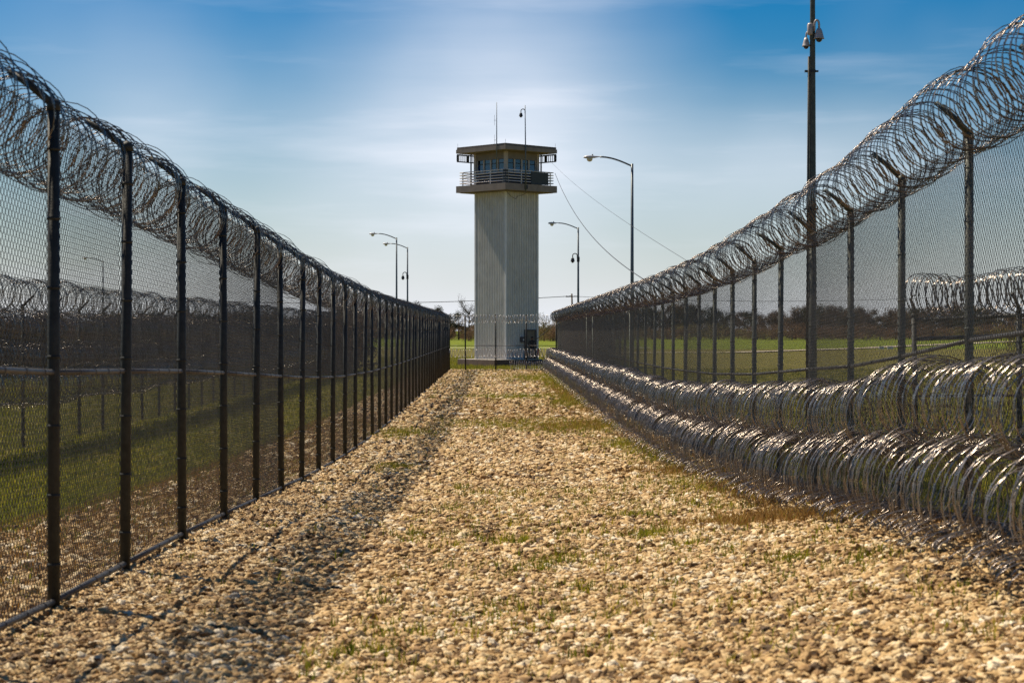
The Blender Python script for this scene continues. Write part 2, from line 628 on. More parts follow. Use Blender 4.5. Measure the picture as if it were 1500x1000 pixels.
# grass blades -------------------------------------------------------
def blades(name, pts, h, w, m, label, per=7, spread=0.05, hs=None):
    """pts: n x 2; every point grows a tuft of thin bent blades"""
    pts = np.asarray(pts)
    n = len(pts)
    B = n * per
    base = np.repeat(pts, per, 0)
    hh = np.repeat(np.full(n, h) if hs is None else hs, per)
    bx = base[:, 0] + RNG.normal(0, spread, B)
    by = base[:, 1] + RNG.normal(0, spread, B)
    bz = ground_z(bx, by) + np.where((by < 135.5) & (bx > -5.4) & (bx < 5.0), wav(bx, by) + 0.01, -0.01)
    H = hh * RNG.uniform(0.5, 1.25, B)
    a = RNG.uniform(0, 6.283, B)
    lean = RNG.uniform(0.1, 0.75, B) * H
    wd = w * RNG.uniform(0.7, 1.3, B)
    ca, sa = np.cos(a), np.sin(a)
    p0 = np.stack([bx - sa * wd / 2, by + ca * wd / 2, bz], -1)
    p1 = np.stack([bx + sa * wd / 2, by - ca * wd / 2, bz], -1)
    mx_, my_ = bx + ca * lean * 0.35, by + sa * lean * 0.35
    p2 = np.stack([mx_ + sa * wd * .35, my_ - ca * wd * .35, bz + H * 0.6], -1)
    p3 = np.stack([mx_ - sa * wd * .35, my_ + ca * wd * .35, bz + H * 0.6], -1)
    p4 = np.stack([bx + ca * lean, by + sa * lean, bz + H], -1)
    v = np.stack([p0, p1, p2, p3, p4], 1).reshape(-1, 3)
    i = np.arange(B)[:, None] * 5
    t_ = np.concatenate([i + [0, 1, 2], i + [0, 2, 3], i + [3, 2, 4]], 1).reshape(-1, 3)
    rnd = np.repeat(np.clip(np.repeat(RNG.uniform(0.15, 0.85, n), per) + RNG.normal(0, 0.15, B), 0, 1), 5)
    o = link_mesh(name, raw_mesh(name, v, t_, rnd), None, m)
    tag(o, label, kind='stuff')
    return o


def patch(cx, cy, rx, ry, n):
    a = RNG.normal(0, 0.5, (n, 2))
    return np.stack([cx + a[:, 0] * rx, cy + a[:, 1] * ry], -1)


gp = [patch(0.7, 57, 2.4, 4.0, 520), patch(2.6, 54, 1.8, 4.5, 560), patch(3.0, 28, 0.9, 5, 260), patch(3.3, 40, 0.7, 6, 420), patch(1.0, 80, 2.4, 2.6, 500), patch(2.9, 73, 1.1, 6, 900),
      patch(3.2, 95, 0.9, 22, 1500), patch(1.8, 110, 1.5, 9, 500), patch(-2.3, 52, 0.9, 3, 250), patch(-1.9, 36, 0.5, 2, 90),
      patch(0.4, 28, 1.6, 1.6, 70), patch(3.55, 34, 0.6, 1.6, 160), patch(3.6, 20.5, 0.5, 1.2, 120), patch(3.0, 45, .8, 3, 250)]
for (px, py, n) in ((740, 800, 26), (840, 822, 14), (868, 868, 16), (500, 962, 14), (590, 935, 16), (960, 790, 40), (800, 828, 12), (775, 840, 10),
                    (545, 960, 12), (1010, 800, 12), (770, 890, 6), (700, 905, 9), (930, 762, 25), (1150, 828, 14), (610, 790, 8),
                    (680, 720, 10), (1040, 770, 10), (850, 920, 5), (470, 985, 8), (1285, 820, 10), (760, 930, 7)):
    yy = 14.0
    for _ in range(20):
        xx = (px - 727) * yy / 2853
        yy = -gz(xx, yy) * 2853 / (py - 484)
    gp.append(patch((px - 727) * yy / 2853, yy, 0.26, 0.34, int(n * 1.3)))
gp.append(np.stack([RNG.uniform(-3, 3.6, 1100), RNG.uniform(12, 134, 1100)], -1))
gp.append(np.stack([RNG.uniform(-1.0, 3.2, 520), RNG.uniform(10.5, 26, 520)], -1))
gp.append(np.stack([RNG.uniform(-5.7, -3.4, 900), RNG.uniform(12, 60, 900)], -1))
gp = np.concatenate(gp)
blades('weeds', gp, 0.085, 0.012, M['grass_g'], 'thin patches of yellow green weeds growing through the gravel', 7, 0.05, hs=0.075 + 0.0016 * gp[:, 1])
dp = [patch(3.45, 34, 1.0, 1.6, 420), patch(3.2, 20.6, 0.9, 1.3, 480), patch(2.6, 20.0, 1.0, 1.0, 150), patch(3.1, 78, 1.0, 22, 1500),
      patch(3.4, 26, 0.5, 4, 250), patch(2.3, 55, 1.3, 3, 400), patch(0.5, 66, 2.5, 12, 500), patch(4.2, 24, 0.4, 8, 500), patch(3.6, 45, .6, 10, 500)]
dp.append(np.stack([RNG.uniform(-5.5, -3.5, 3400), RNG.uniform(10, 60, 3400)], -1))
dp = np.concatenate(dp)
blades('dry_grass', dp, 0.12, 0.011, M['grass_d'], 'low rust brown dry grass beside the coils on the ground', 8, 0.08, hs=0.09 + 0.0014 * dp[:, 1])


def wedge(x0f, x1f, y0, y1, n, pw=1.0):
    """points spread over the fields that can be seen, thinner with distance"""
    y = y0 + (y1 - y0) * RNG.uniform(0, 1, n) ** pw
    x = RNG.uniform(0, 1, n)
    a = np.array([x0f(q) for q in y])
    b = np.array([x1f(q) for q in y])
    return np.stack([a + (b - a) * x, y], -1)


lf = wedge(lambda y: -0.29 * y - 2, lambda y: -5.1, 16, 140, 28000, 1.4)
rf = wedge(lambda y: 4.9, lambda y: 0.31 * y + 3, 14, 140, 24000, 1.4)
ef = wedge(lambda y: -0.06 * y, lambda y: 0.07 * y, 135.6, 200, 9000, 1.2)
fl = np.concatenate([lf, rf, ef])
blades('field_tufts', fl, 0.10, 0.022, M['grass_g'], 'rough green grass of the fields beyond the fences', 5, 0.10,
       hs=0.07 + 0.0009 * fl[:, 1])

# pale tracks crossing the far field
for pts in ([(-170, 312), (-60, 305), (0, 303), (24, 303)], [(14, 236), (30, 243), (65, 318), (110, 400)]):
    mb = MB()
    n = 40
    P = []
    for k in range(n + 1):
        u = k / n * (len(pts) - 1)
        i = min(int(u), len(pts) - 2)
        f_ = u - i
        P.append((pts[i][0] * (1 - f_) + pts[i + 1][0] * f_, pts[i][1] * (1 - f_) + pts[i + 1][1] * f_))
    for k, (x, y) in enumerate(P):
        a = P[max(k - 1, 0)]
        b = P[min(k + 1, n)]
        d = Vector((b[0] - a[0], b[1] - a[1])).normalized()
        wd = 1.6 + 0.3 * math.sin(k)
        for s_ in (-1, 1):
            xx, yy = x - d.y * wd * s_, y + d.x * wd * s_
            mb.v.append((xx, yy, gz(xx, yy) + 0.12))
        if k:
            q = 2 * k
            mb.f.append((q - 2, q, q + 1, q - 1))
    tag(mb.build('dirt_track', M['wpath']), kind='structure')


# ------------------------------------------------------------------ chain link and razor wire meshes
def chain_mesh(Lb=3.05, H=3.62, w=0.0355, r=0.0026, slope=0.0):
    """woven zigzag pickets: real wire, three-sided"""
    nz_ = int(H / w)
    V, Fc = [], []
    nw = int(round(Lb / w))
    w_ = Lb / nw
    k = np.arange(nz_ + 1)
    tri = np.array([[math.cos(q), math.sin(q)] for q in (0.5, 0.5 + 2.094, 0.5 + 4.189)]) * r
    b = 0
    idx = np.arange(nz_)[:, None] * 3
    quads = []
    for a in range(3):
        c = (a + 1) % 3
        quads.append(np.concatenate([idx + a, idx + c, idx + 3 + c, idx + 3 + a], 1))
    quads = np.concatenate(quads, 0)
    for i in range(nw):
        s = np.where((k + i) % 2 == 0, 1.0, -1.0)
        y = (i + 0.5) * w_ + s * (w_ * 0.5 + r * 0.5)
        x = s * r * 0.8
        z = 0.03 + k * w + y * slope
        c = np.stack([x, y, z], -1)
        ring = np.zeros((nz_ + 1, 3, 3))
        for a in range(3):
            ring[:, a, 0] = c[:, 0] + tri[a, 0]
            ring[:, a, 1] = c[:, 1] + tri[a, 1]
            ring[:, a, 2] = c[:, 2]
        V.append(ring.reshape(-1, 3))
        Fc.append(quads + b)
        b += (nz_ + 1) * 3
    return raw_mesh('chain_link_mesh', np.concatenate(V), np.concatenate(Fc))


_chains = {}


def chain_for(slope, far=0):
    key = (round(slope / 0.004), far)
    if key not in _chains:
        q = key[0] * 0.004
        w_, r_ = {0: (0.0355, 0.0026), 1: (0.07, 0.0042), 2: (0.042, 0.0033), 5: (0.042, 0.0031), 3: (0.055, 0.0026), 4: (0.07, 0.0025)}[far]
        me = chain_mesh(w=w_, r=r_, slope=q)
        me.materials.append(M['wire'])
        _chains[key] = me
    return _chains[key]




def coil_mesh(seed, m, Lb=3.05, turns=(11, 11), rad=0.38, irr=0.06, wide=0.011, thick=0.0025, barb=0.026, bunch=0.25, segs=28, lean=0.0, tilt=0.05):
    rg = np.random.default_rng(seed)
    V, T = [], []
    base = 0
    pinch, sag = rg.uniform(0.02, 0.13), rg.uniform(0.0, 0.06)
    for h, nt_ in enumerate(turns):
        sgn = 1 if h % 2 == 0 else -1
        n = nt_ * segs
        t_ = np.linspace(0, 1, n + 1)
        win = np.sin(np.pi * t_) ** 0.5
        y = t_.copy()
        for q in (1, 2, 3, 5):
            y += bunch * rg.normal() * 0.5 / (2 * np.pi * q * 2) * np.sin(2 * np.pi * q * t_)
        y = y * Lb
        th = sgn * 2 * np.pi * nt_ * t_ + (0.0 if h == 0 else 1.1) + (h * 0.7)
        rr = np.ones_like(t_)
        for q in range(6):
            f_ = rg.uniform(1, nt_ * 1.2)
            rr += irr * 0.45 * rg.normal() * np.sin(f_ * 2 * np.pi * t_ + rg.uniform(0, 6)) * win
        per_turn = np.interp(t_ * nt_, np.arange(nt_ + 1), rg.normal(0, irr * 0.6, nt_ + 1)) * win
        rr = (rr + per_turn) * rad * (1 - pinch * np.sin(np.pi * t_) ** 2)
        ax_tilt = np.interp(t_ * nt_, np.arange(nt_ + 1), rg.normal(0, tilt, nt_ + 1)) * win + lean
        tilt2 = np.interp(t_ * nt_, np.arange(nt_ + 1), rg.normal(0, tilt, nt_ + 1)) * win
        x = rr * np.cos(th)
        z = rr * np.sin(th) - sag * np.sin(np.pi * t_) ** 2
        y = y + ax_tilt * np.sin(th) + tilt2 * np.cos(th)
        P = np.stack([x, y, z], -1)
        D = np.gradient(P, axis=0)
        D /= np.linalg.norm(D, axis=1, keepdims=True)
        Nn = np.stack([np.cos(th), np.zeros_like(th), np.sin(th)], -1)
        Nn -= D * (Nn * D).sum(1, keepdims=True)
        Nn /= np.linalg.norm(Nn, axis=1, keepdims=True)
        Bn = np.cross(D, Nn)
        ring = np.stack([P + Bn * wide, P + Nn * thick, P - Bn * wide, P - Nn * thick], 1)
        V.append(ring.reshape(-1, 3))
        i = np.arange(n)[:, None] * 4 + base
        for a in range(4):
            c = (a + 1) % 4
            T.append(np.concatenate([i + a, i + c, i + 4 + c], 1))
            T.append(np.concatenate([i + a, i + 4 + c, i + 4 + a], 1))
        base += (n + 1) * 4
        # barbs: small bow ties across the tape
        seg_len = 2 * np.pi * rad / segs
        st_ = max(1, int(round(0.11 / seg_len)))
        bi = np.arange(1, n, st_)
        p = P[bi] + Nn[bi] * 0.003
        L1 = D[bi] * 0.02
        q4 = np.stack([p - Bn[bi] * barb + L1 * 0.9, p - D[bi] * 0.007, p + Bn[bi] * barb + L1 * 0.9, p + D[bi] * 0.007,
                       p - Bn[bi] * barb - L1 * 0.9, p + Bn[bi] * barb - L1 * 0.9], 1)
        V.append(q4.reshape(-1, 3))
        j = np.arange(len(bi))[:, None] * 6 + base
        T.append(j + [0, 1, 3])
        T.append(j + [2, 3, 1])
        T.append(j + [4, 3, 1])
        T.append(j + [5, 1, 3])
        base += len(bi) * 6
    me = raw_mesh('razor_wire_section', np.concatenate(V), np.concatenate(T), smooth=False)
    me.materials.append(m)
    return me


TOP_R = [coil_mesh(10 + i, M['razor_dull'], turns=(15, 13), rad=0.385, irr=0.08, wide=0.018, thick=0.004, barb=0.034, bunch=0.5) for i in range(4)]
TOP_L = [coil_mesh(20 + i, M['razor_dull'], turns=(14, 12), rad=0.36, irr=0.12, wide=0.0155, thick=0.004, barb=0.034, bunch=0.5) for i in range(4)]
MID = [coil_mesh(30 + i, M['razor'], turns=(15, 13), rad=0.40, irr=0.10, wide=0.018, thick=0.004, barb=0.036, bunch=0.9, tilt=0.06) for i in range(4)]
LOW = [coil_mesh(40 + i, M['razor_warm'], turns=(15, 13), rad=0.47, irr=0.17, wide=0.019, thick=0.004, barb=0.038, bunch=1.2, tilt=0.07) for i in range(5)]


def run_coil(path, meshes, label, group, scale=1.0, jitter=0.0):
    """one razor wire roll made of joined sections that follow the given points"""
    root = empty('razor_wire_coil', path[0], label, 'razor wire', group)
    o0 = Vector(path[0])
    rg = random.Random(len(path) * 7 + int(path[0][0] * 100))
    last = -1
    for a, b in zip(path[:-1], path[1:]):
        a, b = Vector(a), Vector(b)
        k = rg.randrange(len(meshes))
        if k == last:
            k = (k + 1) % len(meshes)
        last = k
        s = link_mesh('coil_section', meshes[k], root)
        s.location = a - o0
        d = b - a
        s.rotation_mode = 'QUATERNION'
        s.rotation_quaternion = frame_q(d)
        s.scale = (scale, d.length / 3.05, scale)
    return root


def frame_q(d):
    """rotation that takes local +Y to d and keeps local Z as upright as it can"""
    y = d.normalized()
    x = y.cross(Vector((0, 0, 1))).normalized()
    z = x.cross(y)
    return Matrix((x, y, z)).transposed().to_quaternion()


# ------------------------------------------------------------------ fences
def post_mesh(r, h, n=12, bands=(0.35, 0.85, 1.35, 1.85, 2.35, 2.85, 3.35)):
    mb = MB()
    mb.tube([(0, 0, -0.3), (0, 0, h)], r, n)
    mb.lathe((0, 0, 0), [(r * 1.08, h - 0.03), (r * 1.08, h + 0.02), (r * 0.8, h + 0.045), (0.004, h + 0.06)], n)
    for b in bands:
        mb.tube([(0, 0, b), (0, 0, b + 0.022)], r * 1.10, n)
    return mb.mesh('post', False)


def smooth_by_angle(me):
    me.polygons.foreach_set('use_smooth', [len(p.vertices) == 4 for p in me.polygons])


def fence(name, pts, H, lab, side, m_post, r_post=0.045, arm=None, bottom=True, mid=1.75, mesh_off=0.055, group=None, far=False, near_mesh=0, topwire=True, cat='chain link fence'):
    """pts: ground points of the posts. side: +1 / -1 the side of the posts the wire mesh hangs on (along local X)"""
    root = empty(name, pts[0], lab, cat, group)
    o0 = Vector(pts[0])
    pm = post_mesh(r_post, H)
    smooth_by_angle(pm)
    pm.materials.append(m_post)
    am = None
    if arm:
        mb = MB()
        mb.tube([(-arm[0] * 0.04, 0, 0.02), (arm[0] * 0.5, 0, 0.03 + arm[1] * 0.5), (arm[0], 0, arm[1])], [0.030, 0.028, 0.024], 8)
        am = mb.mesh('arm', True)
        am.materials.append(m_post)
    for p in pts:
        o = link_mesh('post', pm, root)
        o.location = Vector(p) - o0
        o.rotation_euler = (random.gauss(0, 0.006), random.gauss(0, 0.006), random.uniform(0, 6.28))
        if am:
            a = link_mesh('arm', am, root)
            a.location = Vector(p) - o0 + Vector((0, 0, H - 0.02))
            d = Vector(pts[-1]) - Vector(pts[0])
            a.rotation_euler = (0, random.gauss(0, 0.05), random.gauss(0, 0.06) + math.atan2(-d.x, d.y))
    rails = {}

    def railobj(nm, a, b, r, m, hook=True):
        d = b - a
        key = (nm, round(r, 4))
        if key not in rails:
            mb = MB()
            mb.tube([(0, 0, 0), (0, 3.05, 0)], r, 8)
            if hook:
                for q in (0.35, 0.95, 1.6, 2.2, 2.75):
                    mb.tube([(0, q, 0), (0, q + 0.015, 0)], r * 1.25, 6)
            me = mb.mesh(nm, False)
            smooth_by_angle(me)
            me.materials.append(m)
            rails[key] = me
        o = link_mesh(nm, rails[key], root)
        o.location = a - o0
        o.rotation_mode = 'QUATERNION'
        o.rotation_quaternion = frame_q(d)
        o.scale = (1, d.length / 3.05, 1)
        return o

    for a, b in zip(pts[:-1], pts[1:]):
        a, b = Vector(a), Vector(b)
        d = b - a
        q = frame_q(d)
        sx = (q @ Vector((1, 0, 0))) * side
        hl = math.hypot(d.x, d.y)
        o = link_mesh('chain_link_panel', chain_for(d.z / hl * (hl / 3.05), 1 if far else (near_mesh if a.y < 26 else 3 if a.y < 44 else 4)), root)
        o.location = a - o0 + sx * (r_post + 0.006)
        o.rotation_euler = (0, 0, math.atan2(-d.x, d.y))
        o.scale = (1, hl / 3.05, (H - 0.02) / 3.65)
        dd = d.normalized()
        if mid:
            zz = Vector((0, 0, mid))
            railobj('mid_rail', a + zz + dd * r_post, b + zz - dd * r_post, 0.021, M['rail'])
        if bottom:
            zz = Vector((0, 0, 0.095))
            railobj('bottom_rail', a + zz + dd * r_post, b + zz - dd * r_post, 0.024, M['rail'])
        if topwire:
            zz = Vector((0, 0, H - 0.06))
            railobj('tension_wire', a + zz + sx * r_post, b + zz + sx * r_post, 0.004, M['wire'], False)
    return root


XL, XR = -3.2, 4.43
ly = [8.0, 11.05, 14.1, 16.8] + [16.8 + 3.05 * k for k in range(1, 39)]
ry = [18.2 + 3.05 * k for k in range(-3, 41)]
YE = 133.0
LP = [(XL, y, gz(XL, y)) for y in ly]
RP = [(XR, y, gz(XR, y)) for y in ry]
HF = 3.67
fence('chain_link_fence', LP, HF, 'tall chain link fence along the left side, dark posts in front of its wire', -1, M['post'], 0.045, (-0.32, 0.27), near_mesh=2)
fence('chain_link_fence', RP, HF, 'tall chain link fence along the right side behind the stacked razor coils', -1, M['post_r'], 0.042, (-0.34, 0.30), near_mesh=5)
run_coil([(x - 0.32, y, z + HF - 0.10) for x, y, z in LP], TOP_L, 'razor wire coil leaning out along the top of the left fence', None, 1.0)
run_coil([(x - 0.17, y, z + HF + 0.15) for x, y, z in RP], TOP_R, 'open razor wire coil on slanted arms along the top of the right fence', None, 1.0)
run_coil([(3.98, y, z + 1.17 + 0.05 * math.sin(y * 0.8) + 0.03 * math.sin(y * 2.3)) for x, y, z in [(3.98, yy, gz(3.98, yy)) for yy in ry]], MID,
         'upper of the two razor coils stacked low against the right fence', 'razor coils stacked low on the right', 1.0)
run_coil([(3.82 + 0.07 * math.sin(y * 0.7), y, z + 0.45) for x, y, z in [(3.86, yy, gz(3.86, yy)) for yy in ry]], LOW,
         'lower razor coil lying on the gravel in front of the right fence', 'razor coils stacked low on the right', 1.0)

LOOSE = [coil_mesh(80 + i, M['razor_dull'], turns=(13, 11), rad=0.50, irr=0.30, wide=0.014, bunch=1.1) for i in range(4)]
low = [x for x in bpy.data.objects if x.get('label', '').startswith('lower razor coil')][0]
for a, b in zip(ry[:-1], ry[1:]):
    pa, pb = Vector((3.60 + 0.08 * math.sin(a), a, gz(3.6, a) + 0.17)), Vector((3.60 + 0.08 * math.sin(b), b, gz(3.6, b) + 0.17))
    o = link_mesh('loose_loops', random.choice(LOOSE), low)
    o.location = pa - Vector(low.location)
    o.rotation_mode = 'QUATERNION'
    o.rotation_quaternion = frame_q(pb - pa)
    o.scale = (1.0, (pb - pa).length / 3.05, 0.30)

# fence closing the far end of the strip
EX = [-3.2, -2.10, -0.03, 2.05, 4.10]
EP = [(x, YE, -2.8) for x in EX]
M['razor_lit'] = mat('razor_tape_lit', (0.62, 0.60, 0.58), 0.35, 0.6, 0.2, 9)  # brighter copy of the tape, sun glints put into its base colour
fence('chain_link_fence', EP, 3.85, 'chain link fence crossing the far end of the gravel in front of the tower', 1, M['post'], 0.05, None, True, 1.77, far=True)
E2 = [(-3.2 + 1.6 * k, YE - 0.3, 0) for k in range(6)]
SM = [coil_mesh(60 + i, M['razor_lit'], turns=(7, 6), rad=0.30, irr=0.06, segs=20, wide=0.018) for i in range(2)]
run_coil([(x, y, 0.80) for x, y, z in E2], SM, 'small razor coil along the top of the far cross fence', None)
run_coil([(x, y, -1.52) for x, y, z in E2], SM, 'razor coil at waist height on the far cross fence', None)
run_coil([(x, y, -2.35) for x, y, z in [(0.9 + 1.0 * k, YE - 0.35, 0) for k in range(4)]], SM, 'short razor coil on the ground below the tower door', None)

# second fence beyond the left one, dressed with coils
FP = [(-11.0, y, gz(-11.0, y)) for y in np.arange(24, 131, 3.05)]
fence('chain_link_fence', FP, 3.3, 'second chain link fence standing in the grass beyond the left fence', 1, M['post'], 0.04, (0.25, 0.3), False, None, far=True)
for hgt, lb in ((3.55, 'topmost coil on the second fence beyond the left fence'), (2.75, 'upper middle coil on the second fence beyond the left fence'),
                (2.1, 'lower middle coil on the second fence beyond the left fence'), (1.5, 'lowest coil on the second fence beyond the left fence')):
    run_coil([(-10.7, y, z + hgt + 0.06 * math.sin(y * 0.6 + hgt)) for x, y, z in FP], TOP_L if hgt > 1.5 else MID, lb, 'razor coils hung on the second left fence', 1.1)
# fence corner beyond the right one
a0, a1 = Vector((7.35, 34.0, 0)), Vector((16.0, 23.5, 0))
dl = (a1 - a0).length
GP = []
for k, s_ in enumerate((0.0, 2.15, 4.4, 7.4, 10.4, 13.4)):
    p = a0 + (a1 - a0) * (s_ / dl)
    GP.append((p.x, p.y, -2.75 + 0.035 * s_))
fence('chain_link_fence', GP, 3.0, 'short dark fence corner with an arm beyond the right fence', 1, M['post'], 0.045, (0.22, 0.32), True, 1.6, far=True)
mb = MB()
rt = [x for x in bpy.data.objects if x.name.startswith('chain_link_fence') and 'short dark' in x.get('label', '')][0]
run_coil([(x, y, z + 3.36) for x, y, z in GP], TOP_R, 'open razor coil on the fence corner beyond the right fence', None, 0.98)
for dz in (2.93, 2.6):
    mb.tube([Vector(p) - Vector(GP[0]) + Vector((0, 0, dz)) for p in GP], 0.035, 8)
mb.build('top_rail', M['post'], rt, True)


# ------------------------------------------------------------------ guard tower
TX, TY = 0.815, 155.0
tower = empty('guard_tower', (TX, TY, -2.25), 'tall square guard tower with ribbed pale siding, balcony and flat brown roof', 'guard tower')
tower.rotation_euler = (0, 0, R(43.5))
# in tower space the faces look along +-x and +-y; world front-left face is local -y rotated: (+y -> front?) handled below
SQ = math.sqrt(2)
HS = 2.44 / SQ                   # half side of the shaft
HR = 4.02 / SQ
BZ = 2.25                        # eye relative -> tower space offset


def T(z):
    return z + BZ


Z0, Z1 = 0.0, T(10.93)


def ribbed_wall(nr=17):
    """one wall of trapezoid-ribbed siding, outward +x, width along y"""
    prof = []
    w = 2 * HS - 0.16
    p = w / nr
    y = -w / 2
    for k in range(nr):
        for fx, dx in ((0.0, 0.0), (0.30, 0.0), (0.38, 0.085), (0.62, 0.085), (0.74, 0.0)):
            prof.append((HS + dx - 0.02, y + fx * p))
        y += p
    prof.append((HS - 0.02, w / 2))
    mb = MB()
    zs = [Z0, (Z0 + Z1) * 0.33, (Z0 + Z1) * 0.66, Z1]
    for z in zs:
        for q in prof:
            mb.v.append((q[0], q[1], z))
    n = len(prof)
    for j in range(len(zs) - 1):
        for i in range(n - 1):
            mb.f.append((j * n + i, j * n + i + 1, (j + 1) * n + i + 1, (j + 1) * n + i))
    return mb.mesh('siding_wall')


wm = ribbed_wall()
wm.materials.append(M['siding'])
for k in range(4):
    o = link_mesh('siding_wall', wm, tower)
    o.rotation_euler = (0, 0, k * R(90))
cm = MB().box((HS + 0.0, HS + 0.0, (Z0 + Z1) / 2), (0.16, 0.16, Z1 - Z0)).mesh('corner_trim')
cm.materials.append(M['trim'])
for k in range(4):
    o = link_mesh('corner_trim', cm, tower)
    o.rotation_euler = (0, 0, k * R(90))
MB().box((0, 0, T(11.195)), (2 * HR, 2 * HR, 0.53)).build('balcony_slab', M['fascia'], tower)
MB().box((0, 0, T(10.91)), (2 * HR - 0.5, 2 * HR - 0.5, 0.038)).build('balcony_soffit', M['fascia_dark'], tower)
# roof: slim top edge over a deeper fascia that stands a little proud
MB().box((0, 0, T(14.21)), (2 * HR, 2 * HR, 0.30)).build('roof_fascia', M['fascia'], tower)
MB().box((0, 0, T(14.45)), (2 * HR - 0.10, 2 * HR - 0.10, 0.175)).build('roof_edge', M['fascia_dark'], tower)
MB().box((0, 0, T(14.045)), (2 * HR - 0.3, 2 * HR - 0.3, 0.03)).build('roof_soffit', M['header'], tower)
# cab
CB0, CS, CW, CH_ = T(11.46), T(12.45), T(13.72), T(14.03)
for k in range(4):
    a = k * R(90)
    MB().box((HS - 0.06, 0, (CB0 + CS) / 2), (0.10, 2 * HS - 0.2, CS - CB0)).build('sill_wall', M['darkwall'], tower).rotation_euler = (0, 0, a)
    MB().box((HS + 0.0, 0, (CW + CH_) / 2 - 0.13), (0.12, 2 * HS - 0.1, CH_ - CW + 0.26)).build('header', M['header'], tower).rotation_euler = (0, 0, a)
    MB().box((HS, HS, (CB0 + CH_) / 2), (0.24, 0.24, CH_ - CB0)).build('corner_post', M['mullion'], tower).rotation_euler = (0, 0, a)
    WT = CW - 0.13
    for j in range(4):
        y0 = -HS + 0.14 + j * (2 * HS - 0.28) / 4
        y1 = y0 + (2 * HS - 0.28) / 4
        w = MB()
        w.box((HS - 0.03, y0 + 0.04, (CS + WT) / 2), (0.10, 0.08, WT - CS))
        w.box((HS - 0.03, y1 - 0.04, (CS + WT) / 2), (0.10, 0.08, WT - CS))
        w.box((HS - 0.03, (y0 + y1) / 2, CS + 0.03), (0.08, y1 - y0 - 0.16, 0.06))
        wo = w.build('window', M['mullion'], tower)
        wo.rotation_euler = (0, 0, a)
        MB().box((HS - 0.045, (y0 + y1) / 2, (CS + WT) / 2 + 0.01), (0.012, y1 - y0 - 0.16, WT - CS)).build('pane', M['glass'], wo)
        MB().box((HS - 0.10, (y0 + y1) / 2, WT - 0.22), (0.02, y1 - y0 - 0.16, 0.44)).build('blind', M['darkwall'], wo)
        MB().box((HS - 0.02, (y0 + y1) / 2, WT - 0.44), (0.05, y1 - y0 - 0.16, 0.05)).build('glazing_bar', M['black'], wo)
MB().box((0, 0, T(13.98)), (2 * HS - 0.3, 2 * HS - 0.3, 0.05)).build('cab_ceiling', M['darkwall'], tower)
MB().box((0.6, 0.3, T(11.9)), (0.9, 1.3, 0.85)).build('desk', M['darkwall'], tower)
# balcony railing: five rails a side on slim posts, rail ends poking past the corner posts
HB = 3.72 / SQ
for k in range(4):
    a = k * R(90)
    for j in range(5):
        o = MB().tube([(HB, -HB - 0.0, T(12.52 - 0.215 * j)), (HB, HB + 0.0, T(12.52 - 0.215 * j))], 0.036, 8).build('rail', M['railing'], tower, True)
        o.rotation_euler = (0, 0, a)
    for q in (-HB + 0.3, -HB * 0.33, HB * 0.33, HB - 0.3):
        o = MB().box((HB - 0.045, q, T(11.99)), (0.05, 0.07, 1.06)).build('railing_post', M['railing'], tower)
        o.rotation_euler = (0, 0, a)
    for q in (0,):
        pass
# local frame after +45 deg: local -y face looks to world (+,-) = right front; local -x face looks to world (-,-) = left front
MB().box((1.05, -HB - 0.055, T(11.98)), (1.9, 0.03, 0.98)).build('screen_panel', M['screen'], tower)
MB().box((-HB + 0.12, -HB + 0.12, T(12.0)), (0.30, 0.30, 1.1)).build('corner_cabinet', M['black'], tower)
MB().box((-HB + 0.5, 1.25, T(11.86)), (0.25, 0.35, 0.22)).build('floodlight', M['pale'], tower)
# open slatted screens hung under the two rear roof edges
for k, (ang) in enumerate((0.0, 90.0)):
    s = MB()
    e = HR - 0.06
    s.box((e, 0, T(13.96)), (0.08, 2 * e, 0.10))
    s.box((e, 0, T(13.42)), (0.08, 2 * e, 0.08))
    for q in np.linspace(-e + 0.05, e - 0.05, 6):
        s.box((e + 0.004, q, T(13.69)), (0.10, 0.20 if abs(q) < e - 0.1 else 0.12, 0.46))
    so = s.build('shade_screen', M['black'], tower)
    so.rotation_euler = (0, 0, R(ang))
    sl = MB()
    for q in np.linspace(-e + 0.2, e - 0.2, 25):
        sl.box((e, q, T(13.69)), (0.03, 0.055, 0.46))
    sl.build('slat', M['dome'], so)
for (x, y) in ((-HR + 0.7, HR - 1.0), (HR - 0.9, -HR + 0.9)):
    MB().tube([(x if False else x, y, T(11.46)), (x, y, T(14.0))], 0.06, 8).build('roof_column', M['black'], tower)
# lightning rods
for (x, y) in ((-HR + .1, -HR + .1), (-HR + .1, HR - .1), (HR - .1, -HR + .1)):
    MB().tube([(x, y, T(14.52)), (x, y, T(14.85))], 0.012, 6).build('lightning_rod', M['pale'], tower)
# door and box on the right front face (local -y), small foundation slab
dy = -HS - 0.03
dcx = HS * (2 * 0.755 - 1)
d = MB().box((dcx, dy - 0.035, 1.13), (1.0, 0.05, 2.2)).build('door', M['door'], tower)
MB().box((dcx - 0.38, dy - 0.09, 1.05), (0.05, 0.06, 0.14)).build('handle', M['pale'], d)
fr = MB()
fr.box((dcx - 0.56, dy - 0.05, 1.16), (0.12, 0.12, 2.32))
fr.box((dcx + 0.56, dy - 0.05, 1.16), (0.12, 0.12, 2.32))
fr.box((dcx, dy - 0.05, 2.28), (1.0, 0.12, 0.10))
fr.build('door_frame', M['darkwall'], tower)
bx_ = MB().box((dcx - 0.95, dy - 0.1, 1.55), (0.32, 0.18, 0.42)).build('meter_box', M['darkwall'], tower)
MB().box((dcx - 0.90, dy - 0.20, 1.52), (0.09, 0.02, 0.12)).build('label_plate', M['pale'], bx_)
